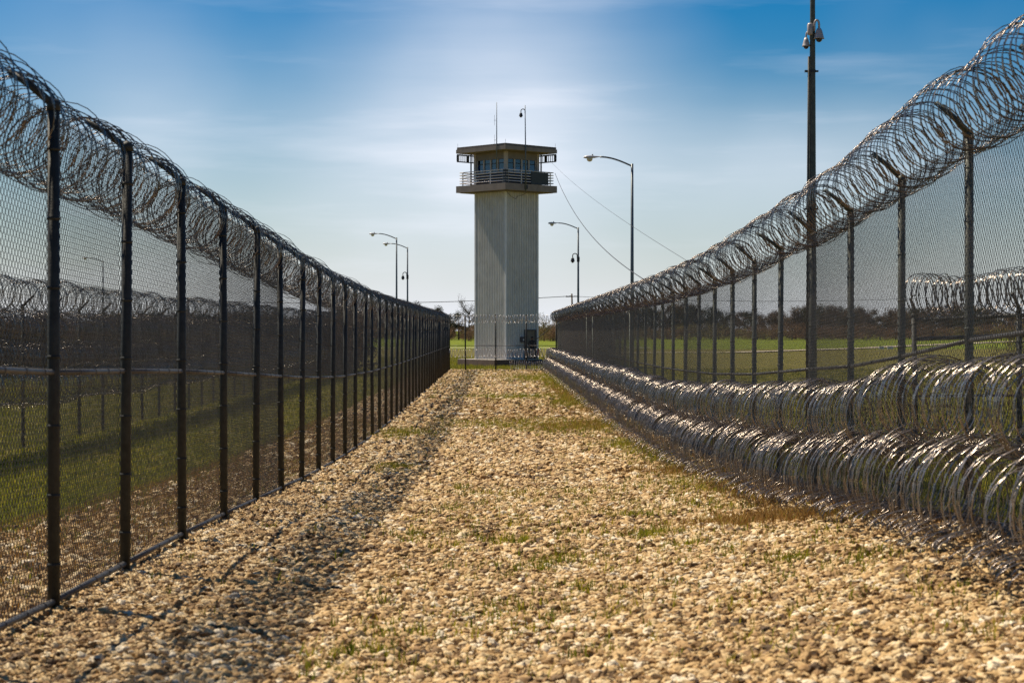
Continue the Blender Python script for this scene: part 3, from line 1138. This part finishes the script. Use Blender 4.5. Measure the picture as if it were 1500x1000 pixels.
# drooping cable on the shaft below the slab
mb = MB()
pp = []
for u in np.linspace(0, 1, 14):
    pp.append((-HS + 0.0 + 2.2 * u, -HS - 0.09, T(11.0) - 0.62 * 4 * u * (1 - u) * (0.9 if u < .5 else 0.55) - 0.1))
mb.tube(pp, 0.014, 6).build('drooping_cable', M['cable'], tower)

slab = empty('tower_slab', (0.3, 154.0, -2.8), 'raised concrete pad with dark edge under the guard tower', 'slab')
sb_ = MB()
sc_ = [(-3.4, 155.6 - 154), (-0.45, 150.6 - 154), (3.35, 153.3 - 154), (0.9, 159.6 - 154)]
for z in (-0.1, 0.50):
    for x, y in sc_:
        sb_.v.append((x, y, z))
for i in range(4):
    j = (i + 1) % 4
    sb_.f.append((i, j, 4 + j, 4 + i))
sb_.f.append((0, 3, 2, 1))
sb_.build('slab_edge', M['slab_side'], slab)  # pad sides coloured much darker than the top
tb = MB()
for z in (0.50, 0.545):
    for x, y in sc_:
        tb.v.append((x * 0.995, y * 0.995, z))
for i in range(4):
    j = (i + 1) % 4
    tb.f.append((i, j, 4 + j, 4 + i))
tb.f.append((4, 5, 6, 7))
tb.build('slab_top', M['concrete'], slab)
# low dark step and rail beside the pad, with the red box
st_ = empty('step_platform', (3.55, 153.2, -2.8), 'low black metal step and sloping rail at the right end of the tower pad', 'step')
MB().box((0, 0, 0.32), (1.0, 1.0, 0.25)).build('tread', M['black'], st_)
MB().box((0, 0, 0.1), (0.7, 0.7, 0.2)).build('step_base', M['black'], st_)
MB().tube([(-0.30, -0.4, 0.44), (-0.42, -0.4, 1.40), (-0.1, -0.4, 1.38), (0.28, -0.4, 0.44)], 0.03, 6).build('sloping_rail', M['black'], st_)
rbx = empty('red_extinguisher', (3.42, 153.1, -2.35), 'small red cylinder hanging beside the tower steps', 'extinguisher')
MB().lathe((-0.12, 0, 0.35), [(0.09, 0), (0.10, 0.05), (0.10, 0.46), (0.05, 0.54), (0.02, 0.6)], 12).build('cylinder', M['red'], rbx, True)
MB().tube([(-0.12, 0, 0.95), (0.02, 0, 0.92), (0.06, 0, 0.6)], 0.015, 6).build('hose', M['black'], rbx)


# antenna mast and camera pole on the tower
def on_edge(px, fr_, z):
    y = TY - 4.02 * fr_ - 0.08
    return ((px - 727) * y / 2853, y, z)


ax, ay, _ = on_edge(727.6, 0.80, 0)
an = empty('antenna_mast', (ax, ay, 12.6), 'thin antenna mast with short side dipoles rising past the tower roof', 'antenna')
MB().tube([(0, 0, 0), (0, 0, 2.0), (0, 0, 5.15)], [0.045, 0.04, 0.022], 8).build('mast', M['lamp_pole'], an, True)
for z in (3.75, 2.2):
    dm = MB()
    dm.tube([(0, 0, z), (-0.2, 0, z)], 0.014, 6)
    dm.tube([(-0.17, 0, z - 0.42), (-0.17, 0, z + 0.42)], 0.009, 6)
    dm.build('dipole', M['lamp_pole'], an)
ax, ay, _ = on_edge(770.2, 0.62, 0)
cp = empty('camera_pole', (ax, ay, 10.85), 'thin pole with a hooked dome camera clamped to the balcony edge', 'camera pole')
MB().tube([(0, 0, 0), (-0.02, 0, 3.2), (-0.06, 0, 6.75)], [0.055, 0.05, 0.03], 8).build('pole', M['lamp_pole'], cp, True)
MB().box((0, 0.03, 0.35), (0.3, 0.12, 0.3)).build('clamp', M['black'], cp)


def dome_cam(root, base, h, sgn, sc=1.0, m=None, reach=0.14):
    """gooseneck bracket > hood > smoked dome, hanging from the side of a pole"""
    bx, by, bz = base
    pts = []
    for u in np.linspace(0, math.pi, 9):
        pts.append((bx + sgn * (reach * sc - reach * sc * math.cos(u)), by, bz + 0.13 * sc * math.sin(u)))
    pts = [(bx, by, bz - 0.15 * sc)] + pts + [(bx + sgn * 2 * reach * sc, by, bz - 0.16 * sc)]
    a = MB().tube(pts, 0.028 * sc, 8).build('bracket', m or M['dome'], root, True)
    cx, cz = bx + sgn * 2 * reach * sc, bz - 0.16 * sc
    MB().lathe((cx, by, cz), [(0.05 * sc, 0.04), (0.085 * sc, 0.0), (0.105 * sc, -0.08 * sc), (0.125 * sc, -0.17 * sc), (0.145 * sc, -0.20 * sc), (0.10 * sc, -0.20 * sc)], 16).build('hood', m or M['dome'], a, True)
    MB().lathe((cx, by, cz - 0.20 * sc), [(0.088 * sc, 0.0), (0.078 * sc, -0.045 * sc), (0.045 * sc, -0.08 * sc), (0.004, -0.092 * sc)], 16).build('dome', M['domeglass'], a, True)


dome_cam(cp, (-0.06, -0.05, 6.3), 0, -1, 1.15, M['black'])

# cables running down from the tower
def cable(name, a, b, sag, r, label, n=24):
    a, b = Vector(a), Vector(b)
    pts = [tuple(a + (b - a) * u - Vector((0, 0, sag * 4 * u * (1 - u))) - a) for u in np.linspace(0, 1, n)]
    o = MB().tube(pts, r, 6).build(name, M['cable'], None, True, a)
    tag(o, label, 'cable')
    return o


def P(px, py, y):
    return ((px - 727) * y / 2853, y, (484 - py) * y / 2853)


cable('cable', P(813, 254, 155), P(958, 418, 60), 1.1, 0.017, 'thick sagging cable from the balcony corner down to the right fence')
cable('cable', P(808, 238, 155.5), P(1030, 396, 52), 0.35, 0.0075, 'faint thin cable from under the tower roof towards the right fence')
cable('cable', P(811, 476, 138), P(784, 498, 152.5), 0.02, 0.03, 'short slanting stay from the far end of the right fence to the tower')


# ------------------------------------------------------------------ street lamps
def lamp(px, ytop, Y, label, cam_y=None, arm=2.4):
    X = (px - 727) * Y / 2853
    g0 = gz(X, Y)
    zt = (484 - ytop) * Y / 2853
    h = zt - g0
    root = empty('street_lamp', (X, Y, g0), label, 'street lamp', 'cobra head lamps on tall poles')
    MB().tube([(0, 0, -0.2), (0, 0, h * 0.5), (0, 0, h)], [0.105, 0.085, 0.062], 10).build('pole', M['lamp_pole'], root, True)
    MB().lathe((0, 0, 0), [(0.2, 0), (0.2, 0.06), (0.13, 0.12), (0.11, 0.3)], 10).build('base', M['lamp_pole'], root, True)
    A = []
    for u in np.linspace(0, 1, 12):
        A.append((-arm * 0.66 * u, 0, h - 0.12 + 0.46 * math.sin(u * math.pi / 2)))
    MB().tube(A, 0.042, 8).build('arm', M['lamp_pole'], root, True)
    hx, hz = -arm * 0.64, h + 0.34
    hd = MB()
    prof = [(0.0, 0.045, 0.0), (0.12, 0.055, 0.0), (0.30, 0.11, -0.02), (0.52, 0.165, -0.025), (0.72, 0.16, -0.03), (0.83, 0.10, -0.03), (0.87, 0.015, -0.035)]
    n = 12
    for (dx, r_, dz) in prof:
        for k in range(n):
            q = 2 * math.pi * k / n
            zz = math.sin(q) * r_ * (0.62 if math.sin(q) > 0 else 0.35)
            hd.v.append((hx - dx, math.cos(q) * r_, hz + dz + zz))
    for i in range(len(prof) - 1):
        for k in range(n):
            k2 = (k + 1) % n
            hd.f.append((i * n + k, i * n + k2, (i + 1) * n + k2, (i + 1) * n + k))
    hd.f.append(tuple(range(n)))
    hd.f.append(tuple((len(prof) - 1) * n + k for k in range(n))[::-1])
    ho = hd.build('lamp_head', M['lamp_head'], root, True)
    MB().lathe((hx - 0.56, 0, hz - 0.22), [(0.02, -0.02), (0.09, 0.0), (0.135, 0.06), (0.15, 0.15), (0.14, 0.19)], 14).build('lens', M['lamp_glass'], ho, True)
    MB().lathe((hx - 0.42, 0, hz + 0.06), [(0.035, 0), (0.035, 0.07), (0.01, 0.085)], 8).build('photocell', M['lamp_head'], ho, True)
    if cam_y:
        zc = (484 - cam_y) * Y / 2853 - g0
        dome_cam(root, (-0.08, -0.06, zc + 0.25), 0, -1, 1.3, M['black'])
        MB().box((0, -0.09, zc - 0.05), (0.22, 0.14, 0.4)).build('control_box', M['black'], root)
    return root


lamp(926, 240, 96, 'large street lamp right of the tower, the closest of the lamps')
lamp(847, 333, 155, 'lower street lamp just right of the tower with a dome camera on its pole', 379)
lamp(581, 348, 171, 'left one of the two lamps above the left fence, taller and without a camera')
lamp(597, 362, 190, 'right one of the two lamps above the left fence, dome camera on its pole', 405)
lamp(152, 382, 230, 'far off small lamp seen through the wire of the left fence')

# tall slim camera mast behind the right fence
my_ = 28.6
mxp = (1190.5 - 727) * my_ / 2853
mg = gz(mxp, my_)
mast = empty('camera_mast', (mxp, my_, mg), 'tall slim camera mast behind the right fence rising out of the picture', 'camera mast')
MB().tube([(0, 0, -0.2), (0, 0, 3.0), (0, 0, 7.0), (0, 0, 9.2)], [0.080, 0.060, 0.038, 0.030], 14).build('pole', M['post_r'], mast, True)
MB().tube([(-0.088, -0.02, 1.0), (-0.073, -0.02, 4.0), (-0.058, -0.02, 6.35)], 0.016, 8).build('conduit', M['post'], mast, True)
for zc in (2.2, 4.1, 6.12):
    mb = MB().tube([(0, 0, zc), (0, 0, zc + 0.035)], 0.076 - 0.0040 * zc, 12)
    mb.box((-0.07, 0, zc + 0.017), (0.09, 0.05, 0.03))
    mb.box((0.06, 0, zc + 0.017), (0.05, 0.04, 0.025))
    mb.build('band', M['black'], mast)
zc = (484 - 40) * my_ / 2853 - mg
dome_cam(mast, (0.015, -0.08, zc + 0.02), 0, 1, 0.56, reach=0.06)
dome_cam(mast, (-0.03, 0.02, zc - 0.12), 0, -1, 0.44, reach=0.07)
MB().lathe((-0.045, -0.05, zc - 0.12), [(0.035, 0), (0.042, 0.02), (0.042, 0.15), (0.03, 0.17)], 12).build('junction_box', M['dome'], mast, True)


# ------------------------------------------------------------------ utility poles and line
def upole(px, ytop, Y, label, lean=0.0):
    X = (px - 727) * Y / 2853
    g0 = gz(X, Y)
    h = (484 - ytop) * Y / 2853 - g0
    root = empty('utility_pole', (X, Y, g0), label, 'utility pole')
    root.rotation_euler = (0, lean, 0)
    MB().tube([(0, 0, -0.2), (0, 0, h)], [0.17, 0.12], 10).build('pole', M['wood'], root, True)
    ca = MB().box((0, -0.14, h - 0.45), (1.9, 0.10, 0.13)).build('crossarm', M['wood'], root)
    for x in (-0.85, -0.3, 0.45, 0.85):
        MB().lathe((x, -0.14, h - 0.385), [(0.02, 0), (0.05, 0.04), (0.06, 0.12), (0.02, 0.16)], 8).build('insulator', M['pale'], ca, True)
    return root, X, h + g0


upole(840, 430, 300, 'leaning wooden utility pole with a crossarm just right of the tower', -0.03)
upole(276, 437, 300, 'distant wooden utility pole seen through the left fence')
cable('power_line', P(838, 433.5, 299.8), P(276, 440, 299.8), 0.75, 0.045, 'power line crossing behind the tower between the wooden poles')
cable('power_line', P(842, 434, 299.8), P(1500, 428, 330), 1.1, 0.03, 'faint power line running right from the leaning wooden pole')

for (px, py, w) in ((1292, 507.5, 0.8), (1305, 509, 0.9)):
    Y = 296
    X = (px - 727) * Y / 2853
    o = MB()
    o.v = [(-w / 2, -.2, 0), (w / 2, -.2, 0), (w / 2, .2, 0), (-w / 2, .2, 0), (-w / 2 + .04, -.1, .38), (w / 2 - .04, -.1, .38), (w / 2 - .04, .1, .38), (-w / 2 + .04, .1, .38)]
    o.f = [(0, 3, 2, 1), (4, 5, 6, 7), (0, 1, 5, 4), (1, 2, 6, 5), (2, 3, 7, 6), (3, 0, 4, 7)]
    ob = o.build('concrete_barrier', M['white'], None, loc=(X, Y, gz(X, Y)))
    tag(ob, 'left small white barrier on the field beyond the right fence' if px < 1300 else 'right small white barrier on the field beyond the right fence', 'barrier', 'small white barriers in the field')


# ------------------------------------------------------------------ trees
def tree_proto(seed, kind):
    rg = random.Random(seed)
    trunk = MB()
    h = 1.0
    th = rg.uniform(0.20, 0.30)
    tips = []
    trunk.tube([(0, 0, -0.03), (rg.uniform(-.02, .02), 0, th), (rg.uniform(-.05, .05), rg.uniform(-.03, .03), 0.62)], [0.028, 0.022, 0.010], 6)
    nl = 9 if kind != 'bare' else 16
    for k in range(nl):
        a = k * 2.4 + rg.uniform(-.4, .4)
        z0 = th + (0.60 - th) * rg.uniform(0, 1)
        ln = rg.uniform(0.18, 0.36)
        up = rg.uniform(0.25, 0.9)
        e = (math.cos(a) * ln * 0.9, math.sin(a) * ln * 0.9, min(0.97, z0 + ln * up))
        m_ = (e[0] * 0.45, e[1] * 0.45, z0 + (e[2] - z0) * 0.35)
        trunk.tube([(0, 0, z0), m_, e], [0.012, 0.008, 0.004], 5)
        tips.append(e)
        if kind == 'bare':
            for j in range(9):
                f_ = rg.uniform(0.35, 1)
                s_ = tuple(m_[i] + (e[i] - m_[i]) * f_ for i in range(3))
                d_ = Vector((rg.gauss(0, 1), rg.gauss(0, 1), rg.uniform(0.1, 1.6))).normalized() * rg.uniform(0.08, 0.2)
                q = tuple(s_[i] + d_[i] for i in range(3))
                trunk.tube([s_, q], [0.0032, 0.0012], 3, False)
                for jj in range(4):
                    d2 = Vector((rg.gauss(0, 1), rg.gauss(0, 1), rg.uniform(0.0, 1.4))).normalized() * rg.uniform(0.03, 0.09)
                    s2 = tuple(s_[i] + (q[i] - s_[i]) * rg.uniform(.3, 1) for i in range(3))
                    trunk.tube([s2, tuple(s2[i] + d2[i] for i in range(3))], [0.0022, 0.0009], 3, False)
    V, T_, RN = [], [], []
    lumps = []
    nlump = {'oak': 15, 'brown': 30, 'bush': 20, 'bare': 0, 'pine': 10}[kind]
    for k in range(nlump):
        if kind == 'bush':
            c = (rg.gauss(0, .34), rg.gauss(0, .34), rg.uniform(0.02, 0.74))
            r_ = rg.uniform(0.16, 0.28)
        elif kind == 'oak':
            a = rg.uniform(0, 6.28)
            q = rg.uniform(0.0, 0.36)
            c = (math.cos(a) * q, math.sin(a) * q, rg.uniform(0.42, 0.88) - q * 0.25)
            r_ = rg.uniform(0.09, 0.17)
        else:
            a = rg.uniform(0, 6.28)
            q = rg.uniform(0.0, 0.30)
            c = (math.cos(a) * q, math.sin(a) * q, rg.uniform(0.10, 0.92) - q * 0.2)
            r_ = rg.uniform(0.10, 0.18)
        lumps.append((c, r_))
    per = {'oak': 230, 'brown': 110, 'bush': 170, 'bare': 0, 'pine': 100}[kind]
    for c, r_ in lumps:
        shade = rg.uniform(0.1, 0.8)
        for j in range(per):
            d_ = Vector((rg.gauss(0, 1), rg.gauss(0, 1), rg.gauss(0, 1))).normalized() * r_ * rg.uniform(0.25, 1.15)
            p = Vector(c) + d_ * 1.0
            if p.z < 0.02:
                continue
            if kind == 'brown':
                s1 = Vector((rg.gauss(0, 1), rg.gauss(0, 1), rg.gauss(0.8, 1))).normalized() * rg.uniform(0.03, 0.07)
                s2 = Vector((rg.gauss(0, 1), rg.gauss(0, 1), rg.gauss(0, 1))).normalized() * 0.008
            else:
                s1 = Vector((rg.gauss(0, 1), rg.gauss(0, 1), rg.gauss(0, 1))).normalized() * rg.uniform(0.010, 0.022)
                s2 = Vector((rg.gauss(0, 1), rg.gauss(0, 1), rg.gauss(0, 1))).normalized() * rg.uniform(0.008, 0.018)
            b = len(V)
            V += [tuple(p - s1), tuple(p + s2), tuple(p + s1), tuple(p - s2)]
            T_ += [(b, b + 1, b + 2), (b, b + 2, b + 3)]
            v_ = min(1, max(0, shade + rg.gauss(0, 0.18)))
            RN += [v_] * 4
    tm = trunk.mesh('trunk')
    tm.materials.append(M['bark'])
    return tm, (np.array(V), np.array(T_), np.array(RN)) if V else None


PROT = {}
for kind, mm, nm in (('oak', 'leaf_dark', 4), ('brown', 'leaf_brown', 5), ('bush', 'leaf_yellow', 2), ('bush', 'leaf_rust', 2), ('bare', None, 2), ('oak', 'leaf_rust', 1), ('brown', 'leaf_dark', 2)):
    for i in range(nm):
        tm, cr = tree_proto(hash((kind, i)) % 9973 if False else 100 + i * 17 + len(PROT), kind)
        cmesh = None
        if cr is not None:
            cmesh = raw_mesh('crown', cr[0], cr[1], cr[2])
            cmesh.materials.append(M[mm])
        PROT.setdefault((kind, mm), []).append((tm, cmesh))


def put_tree(kind, mm, px, Y, ytop, label, wide=1.0, group=None, name=None, cat='tree'):
    X = (px - 727) * Y / 2853
    g0 = gz(X, Y)
    h = (484 - ytop) * Y / 2853 - g0
    tm, cmesh = random.choice(PROT[(kind, mm)])
    root = empty(name or {'oak': 'oak_tree', 'brown': 'leafless_tree', 'bush': 'bush', 'bare': 'bare_tree'}[kind], (X, Y, g0), label, cat, group)
    s = h / 0.97
    root.scale = (s * wide, s * wide, s)
    root.rotation_euler = (0, 0, random.uniform(0, 6.28))
    link_mesh('trunk', tm, root)
    if cmesh:
        link_mesh('crown', cmesh, root)
    return root


# trees one can single out in the gap beside the tower
put_tree('oak', 'leaf_dark', 672, 420, 454, 'dark rounded oak standing alone just left of the tower', 1.15)
put_tree('bare', None, 687, 400, 433, 'tall bare tree with leaning branches touching the left edge of the tower', 0.75)
put_tree('oak', 'leaf_dark', 613, 430, 441, 'dark oak poking above the far end of the left fence', 0.85)
put_tree('oak', 'leaf_dark', 640, 430, 448, 'small dark oak above the last posts of the left fence', 0.8)
put_tree('oak', 'leaf_rust', 631, 440, 450, 'rust tinted oak between two dark oaks above the left fence', 0.7)
put_tree('oak', 'leaf_dark', 656, 450, 462, 'low dark oak next to the end post of the left fence', 1.0)
put_tree('bush', 'leaf_yellow', 797, 400, 455, 'yellow green budding tree just right of the tower', 1.1, name='budding_tree')
put_tree('bush', 'leaf_yellow', 813, 405, 458, 'paler budding tree behind the far end of the right fence', 0.9, name='budding_tree')
put_tree('bush', 'leaf_rust', 690, 395, 475, 'rust brown bush at the foot of the bare tree', 1.3, cat='bush')
put_tree('bush', 'leaf_rust', 810, 395, 470, 'rust brown bush under the budding trees', 1.5, cat='bush')
put_tree('bush', 'leaf_yellow', 1497, 150, 452, 'green yellow bush at the right edge of the picture', 0.8, cat='bush')
# brown scrub standing nearer on the left, behind both left fences
def lz(px):
    for q, w in ((80, 'left of the nearest post'), (183, 'between the nearest two posts'), (267, 'between its second and third posts'),
                 (328, 'between its third and fourth posts'), (375, 'between its fourth and fifth posts')):
        if px < q:
            return w
    return 'beyond its fifth post'


px = -30
while px < 520:
    put_tree(*random.choice([('brown', 'leaf_brown'), ('brown', 'leaf_dark'), ('bush', 'leaf_rust'), ('brown', 'leaf_brown')]), px, random.uniform(118, 136),
             random.uniform(452, 470), 'brown thicket shrub behind the left fence ' + lz(px), random.uniform(1.1, 1.6), 'thicket shrubs behind the left fence ' + lz(px), 'thicket_shrub', 'shrub')
    px += random.uniform(9, 15)
# the wood line
def zone(px):
    if px < 660:
        return 'behind the far end of the left fence'
    if px < 830:
        return 'in the gap beside the tower'
    if px < 1190:
        return 'seen through the right fence left of the camera mast'
    return 'seen through the right fence right of the camera mast'


KN = {('brown', 'leaf_brown'): ('leafless_tree', 'leafless brown tree'), ('oak', 'leaf_dark'): ('oak_tree', 'dark open crowned oak'),
      ('brown', 'leaf_dark'): ('evergreen_tree', 'dark green brown evergreen tree'), ('bush', 'leaf_rust'): ('rust_tree', 'low rust coloured tree')}
px = 470
while px < 1600:
    Y = random.uniform(430, 500)
    if 640 < px < 700 or 785 < px < 825:
        top = random.uniform(470, 478)
    elif px < 600:
        top = 454 + random.uniform(-6, 8)
    else:
        top = 452 + 5 * math.sin(px * 0.03) + random.uniform(-7, 7)
    kk = random.choice([('brown', 'leaf_brown')] * 5 + [('oak', 'leaf_dark')] * (1 if px > 800 else 3) + [('brown', 'leaf_dark')] * 2 + [('bush', 'leaf_rust')])
    put_tree(*kk, px, Y, top, KN[kk][1] + ' ' + zone(px), random.uniform(0.9, 1.35), KN[kk][1] + 's ' + zone(px), KN[kk][0])
    px += random.uniform(8, 15)
px = 480
while px < 1610:
    put_tree('bush', 'leaf_rust' if random.random() < .8 else 'leaf_yellow', px, random.uniform(412, 440), random.uniform(468, 478),
             'low wood line bush ' + zone(px), random.uniform(1.6, 2.4), 'low bushes ' + zone(px), 'bush', 'bush')
    px += random.uniform(20, 30)


# ------------------------------------------------------------------ the guard by the tower door
def person():
    Y = 153.35
    X = (779.5 - 727) * Y / 2853
    root = empty('person', (X, Y, -2.25 + 0.0), 'person in black uniform standing at the tower door, arms folded forward at the waist', 'person')
    J = {'pelvis': (0, 0, 0.95, .15), 'waist': (0, 0, 1.08, .135), 'chest': (0, 0.01, 1.30, .165), 'neck0': (0, 0.0, 1.46, .085), 'neck': (0, -0.01, 1.53, .058),
         'head': (0, -0.03, 1.62, .088), 'crown': (0, -0.02, 1.70, .088),
         'shl': (-.19, 0, 1.42, .075), 'ell': (-.29, -.02, 1.15, .052), 'wrl': (-.13, -.22, 1.04, .036), 'hal': (-.07, -.26, 1.04, .034),
         'shr': (.19, 0, 1.42, .075), 'elr': (.30, -.03, 1.16, .052), 'wrr': (.15, -.22, 1.07, .036), 'har': (.08, -.26, 1.07, .034),
         'hpl': (-.10, 0, .90, .105), 'knl': (-.13, -.03, .49, .066), 'anl': (-.15, .02, .10, .048), 'tol': (-.17, -.14, .05, .044),
         'hpr': (.10, 0, .90, .105), 'knr': (.14, -.02, .49, .066), 'anr': (.16, .03, .10, .048), 'tor': (.19, -.13, .05, .044)}
    E = [('pelvis', 'waist'), ('waist', 'chest'), ('chest', 'neck0'), ('neck0', 'neck'), ('neck', 'head'), ('head', 'crown'),
         ('chest', 'shl'), ('shl', 'ell'), ('ell', 'wrl'), ('wrl', 'hal'), ('chest', 'shr'), ('shr', 'elr'), ('elr', 'wrr'), ('wrr', 'har'),
         ('pelvis', 'hpl'), ('hpl', 'knl'), ('knl', 'anl'), ('anl', 'tol'), ('pelvis', 'hpr'), ('hpr', 'knr'), ('knr', 'anr'), ('anr', 'tor')]
    keys = list(J)
    me = bpy.data.meshes.new('body')
    me.from_pydata([J[k][:3] for k in keys], [(keys.index(a), keys.index(b)) for a, b in E], [])
    o = link_mesh('body', me, root, M['cloth'])
    md = o.modifiers.new('skin', 'SKIN')
    sk = me.skin_vertices[0].data if me.skin_vertices else None
    if sk is None:
        me.attributes
    else:
        for i, k in enumerate(keys):
            sk[i].radius = (J[k][3], J[k][3] * (0.72 if k in ('chest', 'waist', 'pelvis') else 1))
            sk[i].use_root = (i == 0)
    o.modifiers.new('sub', 'SUBSURF').render_levels = 2
    # face, cap, hands, belt
    fm = MB()
    fm.lathe((0, -0.045, 1.575), [(0.03, -0.045), (0.058, -0.02), (0.072, 0.03), (0.078, 0.07), (0.074, 0.10)], 14)
    fm.box((0, -0.125, 1.60), (0.022, 0.03, 0.04))
    f_ = fm.build('face', M['skin'], root, True)
    for s_ in (-1, 1):
        MB().lathe((s_ * 0.028, -0.122, 1.615), [(0.003, -0.008), (0.009, 0), (0.003, 0.008)], 8).build('eye', M['belt'], f_)
        MB().box((s_ * 0.082, -0.03, 1.605), (0.014, 0.035, 0.055)).build('ear', M['skin'], f_)
    MB().box((0, -0.119, 1.565), (0.045, 0.008, 0.010)).build('mouth', M['belt'], f_)
    cap = MB()
    cap.lathe((0, -0.02, 1.66), [(0.098, -0.01), (0.102, 0.02), (0.095, 0.07), (0.06, 0.115), (0.01, 0.13)], 16)
    cap.box((0, -0.15, 1.665), (0.13, 0.12, 0.012))
    cap.build('cap', M['cloth'], root, True)
    for s_, z in ((-1, 1.04), (1, 1.07)):
        h_ = MB()
        h_.box((s_ * 0.06, -0.27, z), (0.085, 0.03, 0.08))
        for q in range(4):
            ln = (0.065, 0.08, 0.075, 0.055)[q]
            zz = z + 0.03 - q * 0.021
            h_.tube([(s_ * 0.03, -0.272, zz), (s_ * 0.0, -0.29, zz - .004), (-s_ * (ln - 0.04), -0.28, zz - .012)], [0.010, 0.009, 0.007], 6)
        h_.tube([(s_ * 0.07, -0.272, z + 0.035), (s_ * 0.045, -0.295, z + 0.06), (s_ * 0.02, -0.295, z + 0.066)], [0.012, 0.010, 0.008], 6)
        h_.build('hand', M['skin'], root, True)
    bl = MB()
    ring = [(0.168 * math.cos(q), 0.122 * math.sin(q), 1.0) for q in np.linspace(0, 2 * math.pi, 20)]
    bl.tube(ring, 0.022, 6)
    bl.build('belt', M['belt'], root)
    MB().box((0, -0.145, 1.0), (0.05, 0.015, 0.04)).build('buckle', M['pale'], root)
    return root


person()

# ------------------------------------------------------------------ lift everything so the far ground lies at zero
for o in S.objects:
    if o.parent is None:
        o.location.z += EYE
cam.data.dof.focus_distance = 60.0
print('objects', len(S.objects), 'stones', nst)
